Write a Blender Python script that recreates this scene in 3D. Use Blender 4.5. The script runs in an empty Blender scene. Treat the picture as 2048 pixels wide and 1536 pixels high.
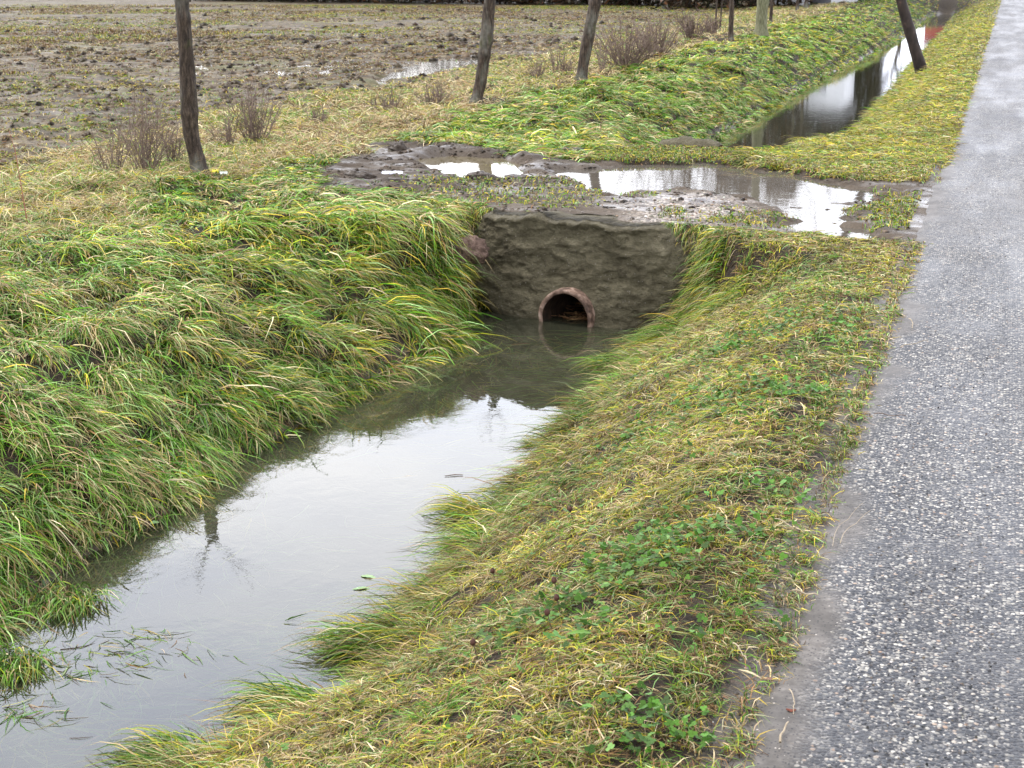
import bpy, math, random
import numpy as np
from mathutils import Vector
random.seed(7)
rng = np.random.default_rng(11)
S = bpy.context.scene
COL = S.collection
R = math.radians

# ------------------------------------------------------------------ camera
FPX = 3100.0; H = 1.6
PITCH = math.atan(848 / FPX); YAW = math.atan(1006 / math.hypot(848, FPX))
cam_d = bpy.data.cameras.new('camera'); cam = bpy.data.objects.new('camera', cam_d); COL.objects.link(cam)
cam_d.sensor_width = 36; cam_d.lens = FPX / 2048 * 36; cam_d.clip_end = 2000; cam_d.clip_start = 0.05
cam.location = (0, 0, H); cam.rotation_euler = (math.pi / 2 - PITCH, 0, YAW)
cam_d.dof.use_dof = True; cam_d.dof.focus_distance = 6.5; cam_d.dof.aperture_fstop = 16
S.camera = cam
# ------------------------------------------------------------------ sky, sun, exposure
SUN_EL, SUN_AZ = 48, 75            # azimuth: degrees left of +Y
w = bpy.data.worlds.new('World'); S.world = w; w.use_nodes = True
nt = w.node_tree; nt.nodes.clear()
N = nt.nodes.new; LK = nt.links.new
sky = N('ShaderNodeTexSky'); sky.sky_type = 'NISHITA'; sky.sun_disc = False
sky.sun_elevation = R(SUN_EL); sky.sun_rotation = R(-SUN_AZ); sky.dust_density = 3
tc = N('ShaderNodeTexCoord'); mp = N('ShaderNodeMapping'); mp.inputs['Scale'].default_value = (1.2, 1.2, 3.5)
nz = N('ShaderNodeTexNoise'); nz.inputs['Scale'].default_value = 2.2; nz.inputs['Detail'].default_value = 6; nz.inputs['Roughness'].default_value = .5
cr = N('ShaderNodeValToRGB')
cr.color_ramp.elements[0].position = .32; cr.color_ramp.elements[0].color = (.60, .64, .78, 1)
cr.color_ramp.elements[1].position = .68; cr.color_ramp.elements[1].color = (1.0, .98, .97, 1)
sc_ = N('ShaderNodeVectorMath'); sc_.operation = 'SCALE'; sc_.inputs['Scale'].default_value = 12.0
sk2 = N('ShaderNodeVectorMath'); sk2.operation = 'SCALE'; sk2.inputs['Scale'].default_value = .25
ad = N('ShaderNodeVectorMath'); ad.operation = 'ADD'
bg = N('ShaderNodeBackground'); bg.inputs['Strength'].default_value = .1
wo = N('ShaderNodeOutputWorld')
LK(tc.outputs['Generated'], mp.inputs['Vector']); LK(mp.outputs[0], nz.inputs['Vector']); LK(nz.outputs['Fac'], cr.inputs[0])
LK(cr.outputs[0], sc_.inputs[0]); LK(sky.outputs[0], sk2.inputs[0]); LK(sc_.outputs[0], ad.inputs[0]); LK(sk2.outputs[0], ad.inputs[1])
sx = N('ShaderNodeSeparateXYZ'); LK(tc.outputs['Generated'], sx.inputs[0])
mr = N('ShaderNodeMapRange'); LK(sx.outputs['Z'], mr.inputs[0]); mr.inputs[1].default_value = .05; mr.inputs[2].default_value = .75; mr.inputs[3].default_value = 1.35; mr.inputs[4].default_value = .80
gs = N('ShaderNodeVectorMath'); gs.operation = 'SCALE'; LK(ad.outputs[0], gs.inputs[0]); LK(mr.outputs[0], gs.inputs['Scale'])
LK(gs.outputs[0], bg.inputs['Color']); LK(bg.outputs[0], wo.inputs['Surface'])
sd = bpy.data.lights.new('sun', 'SUN'); sd.energy = 1.5; sd.angle = R(12); sd.color = (1, .95, .88)
so = bpy.data.objects.new('sun', sd); COL.objects.link(so)
sv = Vector((-math.sin(R(SUN_AZ)) * math.cos(R(SUN_EL)), math.cos(R(SUN_AZ)) * math.cos(R(SUN_EL)), math.sin(R(SUN_EL))))
so.rotation_euler = (-sv).to_track_quat('-Z', 'Y').to_euler()
S.view_settings.view_transform = 'Standard'; S.view_settings.look = 'None'; S.view_settings.gamma = 1
S.view_settings.exposure = 1.38
S.cycles.max_bounces = 6; S.cycles.transparent_max_bounces = 12

# ------------------------------------------------------------------ helpers
WL = -0.64      # water level in the ditch
PL = -0.034     # puddle level on the crossing
FW = np.array([-math.sin(YAW), math.cos(YAW)])

def ray(px, py):
    x = (px - 1024) / FPX; u = (768 - py) / FPX
    f = math.cos(PITCH) + u * math.sin(PITCH); up = -math.sin(PITCH) + u * math.cos(PITCH)
    return np.array([x * math.cos(YAW) - f * math.sin(YAW), x * math.sin(YAW) + f * math.cos(YAW), up])
def at(px, py, z=0.0):
    r = ray(px, py); t = (z - H) / r[2]; return r[0] * t, r[1] * t
def at_depth(px, py, d):
    r = ray(px, py); s = d / float(r[:2] @ FW); return np.array([r[0] * s, r[1] * s, H + r[2] * s])
def poly(pts, z=0.0): return np.array([at(a, b, z) for a, b in pts])

_tab = np.random.default_rng(5).random((256, 256))
def vnoise(x, y, seed=0):
    x = x + seed * 17.31; y = y + seed * 9.77
    xi = np.floor(x).astype(int); yi = np.floor(y).astype(int); fx = x - xi; fy = y - yi
    fx = fx * fx * (3 - 2 * fx); fy = fy * fy * (3 - 2 * fy)
    a = _tab[xi & 255, yi & 255]; b = _tab[(xi + 1) & 255, yi & 255]; c = _tab[xi & 255, (yi + 1) & 255]; d = _tab[(xi + 1) & 255, (yi + 1) & 255]
    return (a * (1 - fx) + b * fx) * (1 - fy) + (c * (1 - fx) + d * fx) * fy
def fbm(x, y, oct=4, seed=0):
    s = 0; a = .5; t = 0
    for i in range(oct):
        s = s + a * vnoise(x * 2 ** i, y * 2 ** i, seed + i * 3); t += a; a *= .5
    return s / t
def sst(a, b, x):
    t = np.clip((x - a) / (b - a), 0, 1); return t * t * (3 - 2 * t)
def sdist(P, x, y):   # signed distance, negative inside
    x = np.asarray(x, float); y = np.asarray(y, float); d = np.full(x.shape, 1e9); ins = np.zeros(x.shape, bool); n = len(P)
    for i in range(n):
        ax, ay = P[i]; bx, by = P[(i + 1) % n]
        ex, ey = bx - ax, by - ay; t = np.clip(((x - ax) * ex + (y - ay) * ey) / (ex * ex + ey * ey + 1e-12), 0, 1)
        d = np.minimum(d, np.hypot(x - ax - t * ex, y - ay - t * ey))
        c = ((ay > y) != (by > y)) & (x < ex * (y - ay) / (ey + 1e-12) + ax); ins ^= c
    return np.where(ins, -d, d)

# shorelines, read on the water level
Lp = [at(*p, WL) for p in [(0, 1320), (150, 1180), (330, 1050), (440, 930), (600, 850), (740, 770), (900, 690), (960, 640)]]
Rp = [at(*p, WL) for p in [(240, 1525), (410, 1450), (640, 1365), (660, 1250), (760, 1170), (860, 1070), (950, 950), (1030, 860), (1150, 780), (1262, 700)]]
FLp = [at(*p, WL) for p in [(1450, 280), (1530, 235), (1600, 190), (1700, 130), (1790, 88), (1850, 40)]]
FRp = [at(*p, WL) for p in [(1640, 305), (1700, 250), (1745, 200), (1800, 135), (1840, 100), (1900, 30)]]
_ly = [0] + [p[1] for p in Lp] + [12.0] + [p[1] for p in FLp] + [75]
_lx = [Lp[0][0]] + [p[0] for p in Lp] + [-3.3] + [p[0] for p in FLp] + [-3.0]
_ry = [0] + [p[1] for p in Rp] + [12.0] + [p[1] for p in FRp] + [75]
_rx = [Rp[0][0]] + [p[0] for p in Rp] + [-2.05] + [p[0] for p in FRp] + [-2.4]
def XL(y): return np.interp(y, _ly, _lx) - .13 * sst(8.2, 9.1, y) * (1 - sst(10, 12, y)) - .14 * (1 - sst(4.6, 6, y)) - .11 * sst(14, 18, y) * (1 - sst(30, 40, y)) + .05 * (fbm(y * 3.1, y * 0, 3, 3) - .5) * 2
def XR(y): return np.interp(y, _ry, _rx) + (.21 - .06 * sst(6, 9, y)) * (1 - sst(10, 13, y)) + .20 * sst(13, 16, y) + .05 * (fbm(y * 3.7, y * 0, 3, 8) - .5) * 2

MUD = poly([(690, 303), (760, 280), (900, 290), (1050, 308), (1150, 329), (1300, 321), (1480, 326), (1600, 343), (1700, 358), (1800, 368), (1930, 352),
            (1940, 520), (1830, 492), (1750, 474), (1650, 468), (1500, 462), (1400, 452), (1310, 455), (970, 428), (985, 405), (850, 398), (700, 385), (620, 350), (690, 330)])
P1 = poly([(830, 313), (900, 305), (1000, 309), (1045, 322), (1048, 342), (990, 354), (930, 351), (860, 334)])
P2 = poly([(1120, 332), (1250, 322), (1400, 320), (1500, 326), (1600, 345), (1680, 362), (1800, 375), (1770, 388), (1700, 402), (1610, 404), (1530, 396), (1460, 382), (1370, 373), (1290, 377), (1230, 386), (1190, 372), (1140, 350)])
P3 = poly([(1500, 392), (1700, 396), (1790, 376), (1850, 382), (1800, 402), (1720, 415), (1700, 440), (1780, 462), (1850, 500), (1800, 500), (1720, 478), (1600, 462), (1540, 448), (1600, 432), (1560, 412)])
GR = poly([(1280, 398), (1400, 388), (1480, 405), (1500, 430), (1400, 445), (1290, 440)])
GP1 = poly([(850, 355), (1000, 350), (1180, 360), (1240, 380), (1150, 410), (960, 405), (820, 400)])
GP2 = poly([(1700, 398), (1800, 385), (1830, 400), (1800, 450), (1730, 452), (1690, 430)])
GP3 = poly([(1400, 425), (1560, 430), (1640, 450), (1560, 462), (1380, 452)])
FP = poly([(740, 176), (800, 160), (880, 144), (955, 130), (960, 118), (880, 124), (810, 138), (765, 152)], -.12)

def cross(y, x=-2.555): return sst(.16, .36, y - (9.32 - .204 * (x + 2.555))) * (1 - sst(13.6, 14.25, y))
def height(x, y):
    x = np.asarray(x, float); y = np.asarray(y, float)
    xl = XL(y); xr = XR(y)
    nw = sst(8.4, 9.35, y) * (1 - sst(14.3, 16.5, y))
    ur = np.clip((x - xr) / ((-.75 - xr) * (1 - nw) + .22 * nw), 0, 1); ul = np.clip((xl - x) / (1.35 * (1 - nw) + .13 * nw), 0, 1)
    farb = sst(14, 18, y)
    sr = 1 - (1 - ur) ** (1.35); sl = 1 - (1 - ul) ** (1.75); sr = sr * (1 - nw) + nw * ur ** 1.5; sl = sl * (1 - nw) + nw * ul
    v = np.clip((x - xl) / (xr - xl), 0, 1)
    z = np.where(x > xr, WL * (1 - sr), np.where(x < xl, WL * (1 - sl), WL - .34 * np.sin(np.pi * v)))
    endd = 1 - sst(70, 73, y); z = z * endd
    c = cross(y, np.maximum(x, -4.5))
    inside = sst(0, .35, x - xr)       # lumps of the verge
    lumpL = (fbm(x * 2.4, y * 2.4, 3, 21) - .5) * .24 * sst(.05, .6, xl - x) * (1 - sst(6.5, 8, -x))
    lumpR = (fbm(x * 4, y * 4, 3, 31) - .5) * .05 * inside * (1 - sst(-.7, -.45, x))
    z = z * (1 - c) + (lumpL + lumpR) * (1 - c)
    # slightly hollow dry strip, then the field
    z = z - .10 * sst(5.9, 7.2, -x)
    fld = sst(7.3, 8.3, -x)
    near = 1 - sst(30, 60, y)
    z = z + fld * ((fbm(x * 3.6, y * 3.6, 5, 41) - .5) * .12 * near + (fbm(x * .35, y * .35, 2, 44) - .5) * .10)
    # mud of the crossing
    m = sdist(MUD, x, y) + (fbm(x * 4, y * 4, 3, 51) - .5) * .5
    mm = 1 - sst(-.12, .12, m)
    rid = (fbm(x * 2.4, y * 8, 4, 61) - .5) * .045 + (fbm(x * 14, y * 14, 3, 66) - .5) * .022
    z = z + mm * c * (rid - .004)
    ruts = np.exp(-((y - (10.95 + .08 * x)) / .16) ** 2) + .8 * np.exp(-((y - (11.5 + .1 * x)) / .13) ** 2)
    rutm = sst(3.3, 3.9, -x) * mm * c; rdg = 1 - np.abs(fbm(x * 5 + 3, y * 11, 4, 73) - .5) * 4
    z = z + rutm * np.maximum(0, rdg) ** 2 * .015 * (sdist(P1, x, y) > .02)
    z = z + rutm * np.maximum(0, fbm(x * 5, y * 9, 3, 71) - .5) * .07
    q = (fbm(x * 5, y * 7, 4, 81) - .5)
    for P, dp in ((P1, .06), (P2, .045), (P3, .014)):
        sdv = sdist(P, x, y) - (.10 if P is P3 else .06) + q * ((.60 if P is P3 else .42) if P is not P1 else .14) + (0 if P is P1 else .30 * sst(-1.0, -.45, x))
        k = 1 - sst(-.10, .06, sdv); z = z * (1 - k) + (PL - dp * sst(0, .3, -sdv) - .004 + (rid * (.9 if P is P3 else .3) if P is not P1 else 0)) * k
    rim = np.exp(-((sdist(P1, x, y) - .16) / .09) ** 2) * (.004 + .030 * sst(12.1, 12.6, y + .25 * (x + 4.2))) * fbm(x * 6, y * 6, 3, 91) * 1.5
    z = z + rim * mm
    sdf = sdist(FP, x, y) + q * .6
    kf = 1 - sst(-.15, .15, sdf); z = z * (1 - kf) + (-.17) * kf
    # edge of the road
    z = np.where(x > -.6, z * (1 - sst(-.6, -.4, x)) + sst(-.6, -.4, x) * (-.006 - .04 * sst(-.46, -.24, x) + (fbm(x * 9, y * 3, 3, 97) - .5) * .003), z)
    z = z - 0.02 * sst(75, 120, y)
    return z

def make_mesh(name, V, Fq, col=None, attrs=None, smooth=False, mat=None, parent=None, loops=None, tri=None):
    me = bpy.data.meshes.new(name)
    V = np.asarray(V, np.float32)
    faces = [f for f in (Fq, tri) if f is not None and len(f)]
    nl = sum(f.size for f in faces); nf = sum(len(f) for f in faces)
    me.vertices.add(len(V)); me.vertices.foreach_set('co', V.ravel())
    me.loops.add(nl); me.polygons.add(nf)
    li = np.concatenate([f.ravel() for f in faces]).astype(np.int32)
    tot = np.concatenate([np.full(len(f), f.shape[1]) for f in faces]).astype(np.int32)
    st = np.concatenate([[0], np.cumsum(tot)[:-1]]).astype(np.int32)
    me.loops.foreach_set('vertex_index', li); me.polygons.foreach_set('loop_start', st)
    if smooth: me.polygons.foreach_set('use_smooth', np.ones(nf, bool))
    me.update(calc_edges=True)
    if col is not None:
        a = me.color_attributes.new('col', 'FLOAT_COLOR', 'POINT')
        c4 = np.ones((len(V), 4), np.float32); c4[:, :3] = col; a.data.foreach_set('color', c4.ravel())
    for k, v in (attrs or {}).items():
        a = me.attributes.new(k, 'FLOAT', 'POINT'); a.data.foreach_set('value', np.asarray(v, np.float32).ravel())
    o = bpy.data.objects.new(name, me); COL.objects.link(o)
    if mat: me.materials.append(mat)
    if parent: o.parent = parent
    return o
def tag(o, label=None, cat=None, group=None, kind=None):
    if label: o['label'] = label
    if cat: o['category'] = cat
    if group: o['group'] = group
    if kind: o['kind'] = kind
    return o
def empty(name, loc=(0, 0, 0)):
    o = bpy.data.objects.new(name, None); COL.objects.link(o); o.location = loc; o.empty_display_size = .1; return o
def grid_faces(nu, nv):
    i = np.arange(nu - 1)[:, None] * nv + np.arange(nv - 1)[None, :]
    return np.stack([i, i + nv, i + nv + 1, i + 1], -1).reshape(-1, 4)

class NT:
    def __init__(s, name):
        s.m = bpy.data.materials.new(name); s.m.use_nodes = True; s.t = s.m.node_tree; s.t.nodes.clear()
        s.out = s.n('ShaderNodeOutputMaterial')
    def n(s, ty, **kw):
        k = s.t.nodes.new(ty)
        for a, b in kw.items(): setattr(k, a, b)
        return k
    def l(s, a, b): s.t.links.new(a, b)
    def setv(s, inp, v):
        if hasattr(v, 'is_output') or isinstance(v, bpy.types.NodeSocket): s.l(v, inp)
        elif v is not None: inp.default_value = v
    def coord(s): 
        c = s.n('ShaderNodeTexCoord'); return c.outputs['Object']
    def map(s, v, scale): 
        m = s.n('ShaderNodeMapping'); s.l(v, m.inputs['Vector']); m.inputs['Scale'].default_value = scale; return m.outputs[0]
    def noise(s, v, sc, det=4, rough=.55, col=False, dist=0):
        k = s.n('ShaderNodeTexNoise'); s.l(v, k.inputs['Vector']); k.inputs['Scale'].default_value = sc; k.inputs['Detail'].default_value = det
        k.inputs['Roughness'].default_value = rough; k.inputs['Distortion'].default_value = dist
        return k.outputs['Color' if col else 'Fac']
    def vor(s, v, sc, feat='F1', out='Color'):
        k = s.n('ShaderNodeTexVoronoi', feature=feat); s.l(v, k.inputs['Vector']); k.inputs['Scale'].default_value = sc; return k
    def ramp(s, f, pts, interp='LINEAR'):
        k = s.n('ShaderNodeValToRGB'); s.l(f, k.inputs[0]); e = k.color_ramp.elements; k.color_ramp.interpolation = interp
        e[0].position = pts[0][0]; e[0].color = (*pts[0][1], 1); e[1].position = pts[-1][0]; e[1].color = (*pts[-1][1], 1)
        for p, c in pts[1:-1]:
            q = e.new(p); q.color = (*c, 1)
        return k.outputs[0]
    def fr(s, f, a, b, lo=0., hi=1.):
        k = s.n('ShaderNodeMapRange'); s.setv(k.inputs[0], f); k.inputs[1].default_value = a; k.inputs[2].default_value = b
        k.inputs[3].default_value = lo; k.inputs[4].default_value = hi; return k.outputs[0]
    def mix(s, f, a, b):
        k = s.n('ShaderNodeMix', data_type='RGBA'); s.setv(k.inputs[0], f)
        for i, v in ((6, a), (7, b)):
            if isinstance(v, tuple): k.inputs[i].default_value = (*v, 1)
            else: s.l(v, k.inputs[i])
        return k.outputs[2]
    def mth(s, op, a, b=0.):
        k = s.n('ShaderNodeMath', operation=op); s.setv(k.inputs[0], a); s.setv(k.inputs[1], b); return k.outputs[0]
    def attr(s, name, out='Fac'):
        k = s.n('ShaderNodeAttribute'); k.attribute_name = name; return k.outputs[out]
    def bump(s, h, strength=.5, dist=.01, nrm=None):
        k = s.n('ShaderNodeBump'); s.l(h, k.inputs['Height']); k.inputs['Strength'].default_value = strength; k.inputs['Distance'].default_value = dist
        if nrm: s.l(nrm, k.inputs['Normal'])
        return k.outputs[0]
    def pbsdf(s, **kw):
        k = s.n('ShaderNodeBsdfPrincipled')
        for a, v in kw.items():
            i = k.inputs[a.replace('_', ' ')]
            if isinstance(v, tuple) and len(v) == 3: v = (*v, 1)
            s.setv(i, v)
        return k
    def done(s, k): s.l(k if isinstance(k, bpy.types.NodeSocket) else k.outputs[0], s.out.inputs['Surface']); return s.m

# ------------------------------------------------------------------ materials
def m_ground():
    t = NT('wet_earth'); c = t.coord()
    mud, fld, silt, grav = t.attr('mud'), t.attr('field'), t.attr('silt'), t.attr('gravel')
    n1 = t.noise(c, 3, 6, .6); n2 = t.noise(c, 40, 5, .65); n3 = t.noise(t.map(c, (1, 2.6, 1)), 1.1, 5, .6)
    soil = t.ramp(n2, [(.3, (.008, .005, .003)), (.55, (.024, .017, .009)), (.75, (.06, .042, .022))])
    mudc = t.ramp(n1, [(.25, (.026, .018, .011)), (.5, (.062, .046, .032)), (.75, (.110, .088, .065))])
    mudc = t.mix(t.fr(n2, .4, .75), mudc, (.095, .076, .056))
    fc = t.ramp(t.noise(c, 5.5, 9, .76), [(.36, (.018, .012, .006)), (.45, (.048, .035, .020)), (.54, (.092, .070, .041)), (.64, (.17, .14, .08)), (.78, (.30, .27, .16))])
    fc = t.mix(t.fr(t.noise(c, .35, 4, .6), .52, .70, 0, .45), fc, t.ramp(n2, [(.3, (.06, .065, .02)), (.7, (.19, .20, .07))]))
    sc = t.ramp(n2, [(.3, (.070, .062, .054)), (.7, (.145, .132, .118))])
    v = t.vor(c, 45); gv = t.ramp(v.outputs['Color'], [(0, (.09, .08, .07)), (.5, (.22, .19, .16)), (.7, (.42, .36, .30)), (1, (.6, .56, .5))])
    mudc = t.mix(t.mth('MULTIPLY', t.attr('churn'), t.fr(n1, .62, .42, .25, .95)), mudc, (.050, .037, .026))
    col = t.mix(mud, soil, mudc); col = t.mix(fld, col, fc); col = t.mix(silt, col, sc); col = t.mix(t.mth('MULTIPLY', grav, t.fr(n1, .35, .55)), col, gv)
    wet = t.fr(n3, .42, .62)
    rough = t.mth('SUBTRACT', .82, t.mth('MULTIPLY', wet, t.mth('ADD', t.mth('MULTIPLY', mud, .34), t.mth('MULTIPLY', t.mth('ADD', t.mth('MULTIPLY', fld, .6), silt), .30))))
    hh = t.mth('ADD', t.mth('MULTIPLY', n2, 1.), t.mth('MULTIPLY', t.noise(c, 160, 3), .35))
    hh = t.mth('ADD', hh, t.mth('MULTIPLY', t.mth('MULTIPLY', grav, v.outputs['Distance']), -1.2))
    b = t.bump(hh, .7, .02)
    cw = t.mth('MULTIPLY', t.mth('ADD', t.mth('MULTIPLY', mud, .55), t.mth('ADD', t.mth('MULTIPLY', fld, .10), t.mth('MULTIPLY', silt, .12))), t.fr(n3, .47, .64, .0, 1))
    b2 = t.bump(n1, .25, .02)
    p = t.pbsdf(Base_Color=col, Roughness=rough, Normal=b, Coat_Weight=t.mth('MINIMUM', cw, 1.), Coat_Roughness=.16, Coat_Normal=b2, Coat_IOR=1.33, Specular_IOR_Level=.22)
    return t.done(p)
def m_road():
    t = NT('wet_asphalt'); c = t.coord(); silt = t.attr('silt')
    wn = t.noise(c, 60, 2, .5, col=True)
    va = t.n('ShaderNodeVectorMath', operation='MULTIPLY_ADD'); t.l(wn, va.inputs[0]); va.inputs[1].default_value = (.006,) * 3; t.l(c, va.inputs[2])
    v = t.vor(va.outputs[0], 92); v.inputs['Randomness'].default_value = 1
    v2 = t.vor(va.outputs[0], 190)
    sep = t.n('ShaderNodeSeparateColor'); t.l(v.outputs['Color'], sep.inputs[0])
    st = t.ramp(sep.outputs[0], [(0, (.010, .012, .016)), (.40, (.026, .030, .037)), (.58, (.055, .060, .068)), (.74, (.13, .127, .12)), (.87, (.28, .265, .23)), (.95, (.46, .44, .39)), (1, (.26, .17, .11))])
    body = t.fr(v.outputs['Distance'], .42, .62)
    sep2 = t.n('ShaderNodeSeparateColor'); t.l(v2.outputs['Color'], sep2.inputs[0])
    fine = t.ramp(sep2.outputs[1], [(0, (.018, .019, .023)), (.6, (.045, .046, .05)), (.85, (.14, .13, .12)), (1, (.4, .38, .34))])
    col = t.mix(body, st, fine)
    big = t.noise(c, 2.2, 5, .6)
    col = t.mix(t.fr(big, .48, .72, 0, .55), col, (.060, .060, .063)); col = t.mix(t.fr(t.noise(t.map(c, (1.4, .5, 1)), .9, 5, .65), .48, .66, 0, .5), col, (.035, .036, .040))
    sil = t.ramp(t.noise(c, 40, 5, .65), [(.3, (.070, .062, .054)), (.7, (.145, .132, .118))])
    sil = t.mix(t.fr(t.noise(c, 7, 6, .7), .40, .62), (.055, .049, .042), sil)
    gsp = t.vor(c, 150); gse = t.n('ShaderNodeSeparateColor'); t.l(gsp.outputs['Color'], gse.inputs[0]); sil = t.mix(t.mth('MULTIPLY', t.mth('GREATER_THAN', gse.outputs[0], .80), t.mth('LESS_THAN', gsp.outputs['Distance'], .4)), sil, (.025, .024, .024)); sil = t.mix(t.mth('MULTIPLY', t.mth('GREATER_THAN', gse.outputs[1], .985), t.mth('LESS_THAN', gsp.outputs['Distance'], .4)), sil, (.34, .31, .27))
    col = t.mix(silt, col, sil)
    h = t.mth('ADD', t.mth('MULTIPLY', v.outputs['Distance'], -1.), t.mth('MULTIPLY', v2.outputs['Distance'], -.3))
    keep = t.mth('SUBTRACT', 1., silt)
    b = t.bump(t.mth('MULTIPLY', h, keep), .8, .008)
    track = t.fr(t.noise(t.map(c, (1.6, .25, 1)), 1.3, 5, .62), .40, .60)
    cb = t.bump(t.mth('MULTIPLY', h, t.mth('SUBTRACT', 1.15, track)), .35, .006)
    p = t.pbsdf(Base_Color=col, Roughness=t.fr(big, .3, .7, .6, .45), Normal=b, Specular_IOR_Level=.15, Coat_Weight=t.mth('MULTIPLY', t.fr(track, 0, 1, .04, .20), t.fr(silt, 0, 1, 1, .25)), Coat_Roughness=t.fr(track, 0, 1, .30, .16), Coat_Normal=cb, Coat_IOR=1.33)
    return t.done(p)
def m_water(name, body, ripple=.12, trans=.3, ior=1.6, tint=1.0):
    t = NT(name); c = t.coord()
    n = t.mth('ADD', t.noise(t.map(c, (1.0, 1.0, 1)), 9, 3, .5, dist=.6), t.mth('MULTIPLY', t.noise(c, 38, 2, .5), .22))
    b = t.bump(n, ripple, .01)
    d = t.n('ShaderNodeBsdfDiffuse'); d.inputs['Color'].default_value = (*body, 1)
    cc = t.mix(t.fr(t.noise(t.map(c, (1, .7, 1)), 2.6, 5, .6, dist=1.5), .35, .7), body, tuple(k * 1.4 for k in body)); t.l(cc, d.inputs['Color'])
    tr = t.n('ShaderNodeBsdfTransparent'); tr.inputs['Color'].default_value = (.76, .76, .60, 1)
    m1 = t.n('ShaderNodeMixShader'); m1.inputs[0].default_value = trans; t.l(d.outputs[0], m1.inputs[1]); t.l(tr.outputs[0], m1.inputs[2])
    g = t.n('ShaderNodeBsdfGlossy'); g.inputs['Roughness'].default_value = .015; g.inputs['Color'].default_value = (tint,) * 3 + (1,); t.l(b, g.inputs['Normal'])
    f = t.n('ShaderNodeFresnel'); f.inputs['IOR'].default_value = ior; t.l(b, f.inputs['Normal'])
    m2 = t.n('ShaderNodeMixShader'); t.l(f.outputs[0], m2.inputs[0]); t.l(m1.outputs[0], m2.inputs[1]); t.l(g.outputs[0], m2.inputs[2])
    return t.done(m2)
def m_blade(name='grass_blades', rough=.42, trans=.28):
    t = NT(name); a = t.attr('col', 'Color')
    p = t.pbsdf(Base_Color=a, Roughness=rough); p.inputs['Specular IOR Level'].default_value = .10
    tl = t.n('ShaderNodeBsdfTranslucent'); t.l(a, tl.inputs['Color'])
    m = t.n('ShaderNodeMixShader'); m.inputs[0].default_value = trans; t.l(p.outputs[0], m.inputs[1]); t.l(tl.outputs[0], m.inputs[2])
    return t.done(m)
def m_wall():
    t = NT('rough_muddy_concrete'); c = t.coord()
    n1 = t.noise(t.map(c, (1, 1, 1.7)), 5.5, 8, .72); n2 = t.noise(c, 70, 5, .7); n3 = t.noise(t.map(c, (1, 1, 2.0)), 13, 6, .7)
    col = t.ramp(n1, [(.30, (.032, .026, .013)), (.44, (.090, .077, .044)), (.60, (.150, .131, .080)), (.78, (.23, .205, .135))])
    col = t.mix(t.fr(n2, .52, .72, 0, .55), col, (.035, .028, .020))
    v = t.vor(c, 75); sp = t.n('ShaderNodeSeparateColor'); t.l(v.outputs['Color'], sp.inputs[0])
    col = t.mix(t.mth('MULTIPLY', t.mth('GREATER_THAN', sp.outputs[0], .93), t.mth('LESS_THAN', v.outputs['Distance'], .24)), col, (.24, .22, .19))
    h = t.mth('ADD', t.mth('ADD', t.mth('MULTIPLY', n3, 1.4), t.mth('MULTIPLY', n2, .55)), t.mth('MULTIPLY', t.noise(c, 32, 6, .75), 1.3))
    b = t.bump(h, 1., .035)
    return t.done(t.pbsdf(Base_Color=col, Roughness=t.fr(n1, .3, .7, .8, .6), Specular_IOR_Level=.2, Normal=b))
def m_noise(name, pts, sc=8, stretch=(1, 1, 1), rough=.7, bstr=.5, bdist=.01, det=5):
    t = NT(name); c = t.coord(); n = t.noise(t.map(c, stretch), sc, det, .62)
    return t.done(t.pbsdf(Base_Color=t.ramp(n, pts), Roughness=rough, Specular_IOR_Level=.18, Normal=t.bump(n, bstr, bdist)))
def m_bark():
    t = NT('wet_bark'); c = t.coord()
    n = t.noise(t.map(c, (5, 5, 1.1)), 9, 6, .7); n2 = t.noise(t.map(c, (1, 1, .35)), 4.2, 4, .55); n3 = t.noise(c, 22, 4, .6)
    col = t.ramp(n, [(.34, (.010, .007, .005)), (.5, (.038, .027, .019)), (.68, (.095, .070, .050))])
    col = t.mix(t.fr(n2, .50, .64, 0, .7), col, t.ramp(n3, [(.35, (.10, .105, .075)), (.7, (.23, .22, .19))]))
    col = t.mix(t.fr(t.noise(t.map(c, (1, 1, .5)), 7, 3, .5), .60, .72, 0, .6), col, (.085, .10, .03))
    return t.done(t.pbsdf(Base_Color=col, Roughness=.65, Specular_IOR_Level=.15, Normal=t.bump(t.mth('ADD', n, t.mth('MULTIPLY', n3, .5)), 1., .02)))
MG = m_ground(); MR = m_road(); MB = m_blade(); MWALL = m_wall(); MBARK = m_bark()
MW = m_water('turbid_water', (.052, .054, .034), .05, .58, 1.74)
MPW = m_water('brown_puddle_water', (.125, .105, .065), .04, .12, 1.5, .78)
MPW2 = m_water('clear_puddle_water', (.10, .088, .072), .04, .25, 1.42, .72)
MFW = m_water('field_water', (.10, .09, .075), .10, .2, 1.9)
MPIPE = m_noise('clay_pipe', [(.32, (.030, .020, .015)), (.46, (.10, .062, .044)), (.58, (.20, .135, .10)), (.72, (.33, .25, .20))], 17, rough=.6, bstr=.9, bdist=.01)
MTWIG = m_noise('dead_stems', [(.3, (.10, .07, .055)), (.7, (.22, .165, .13))], 20, rough=.7)

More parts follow.
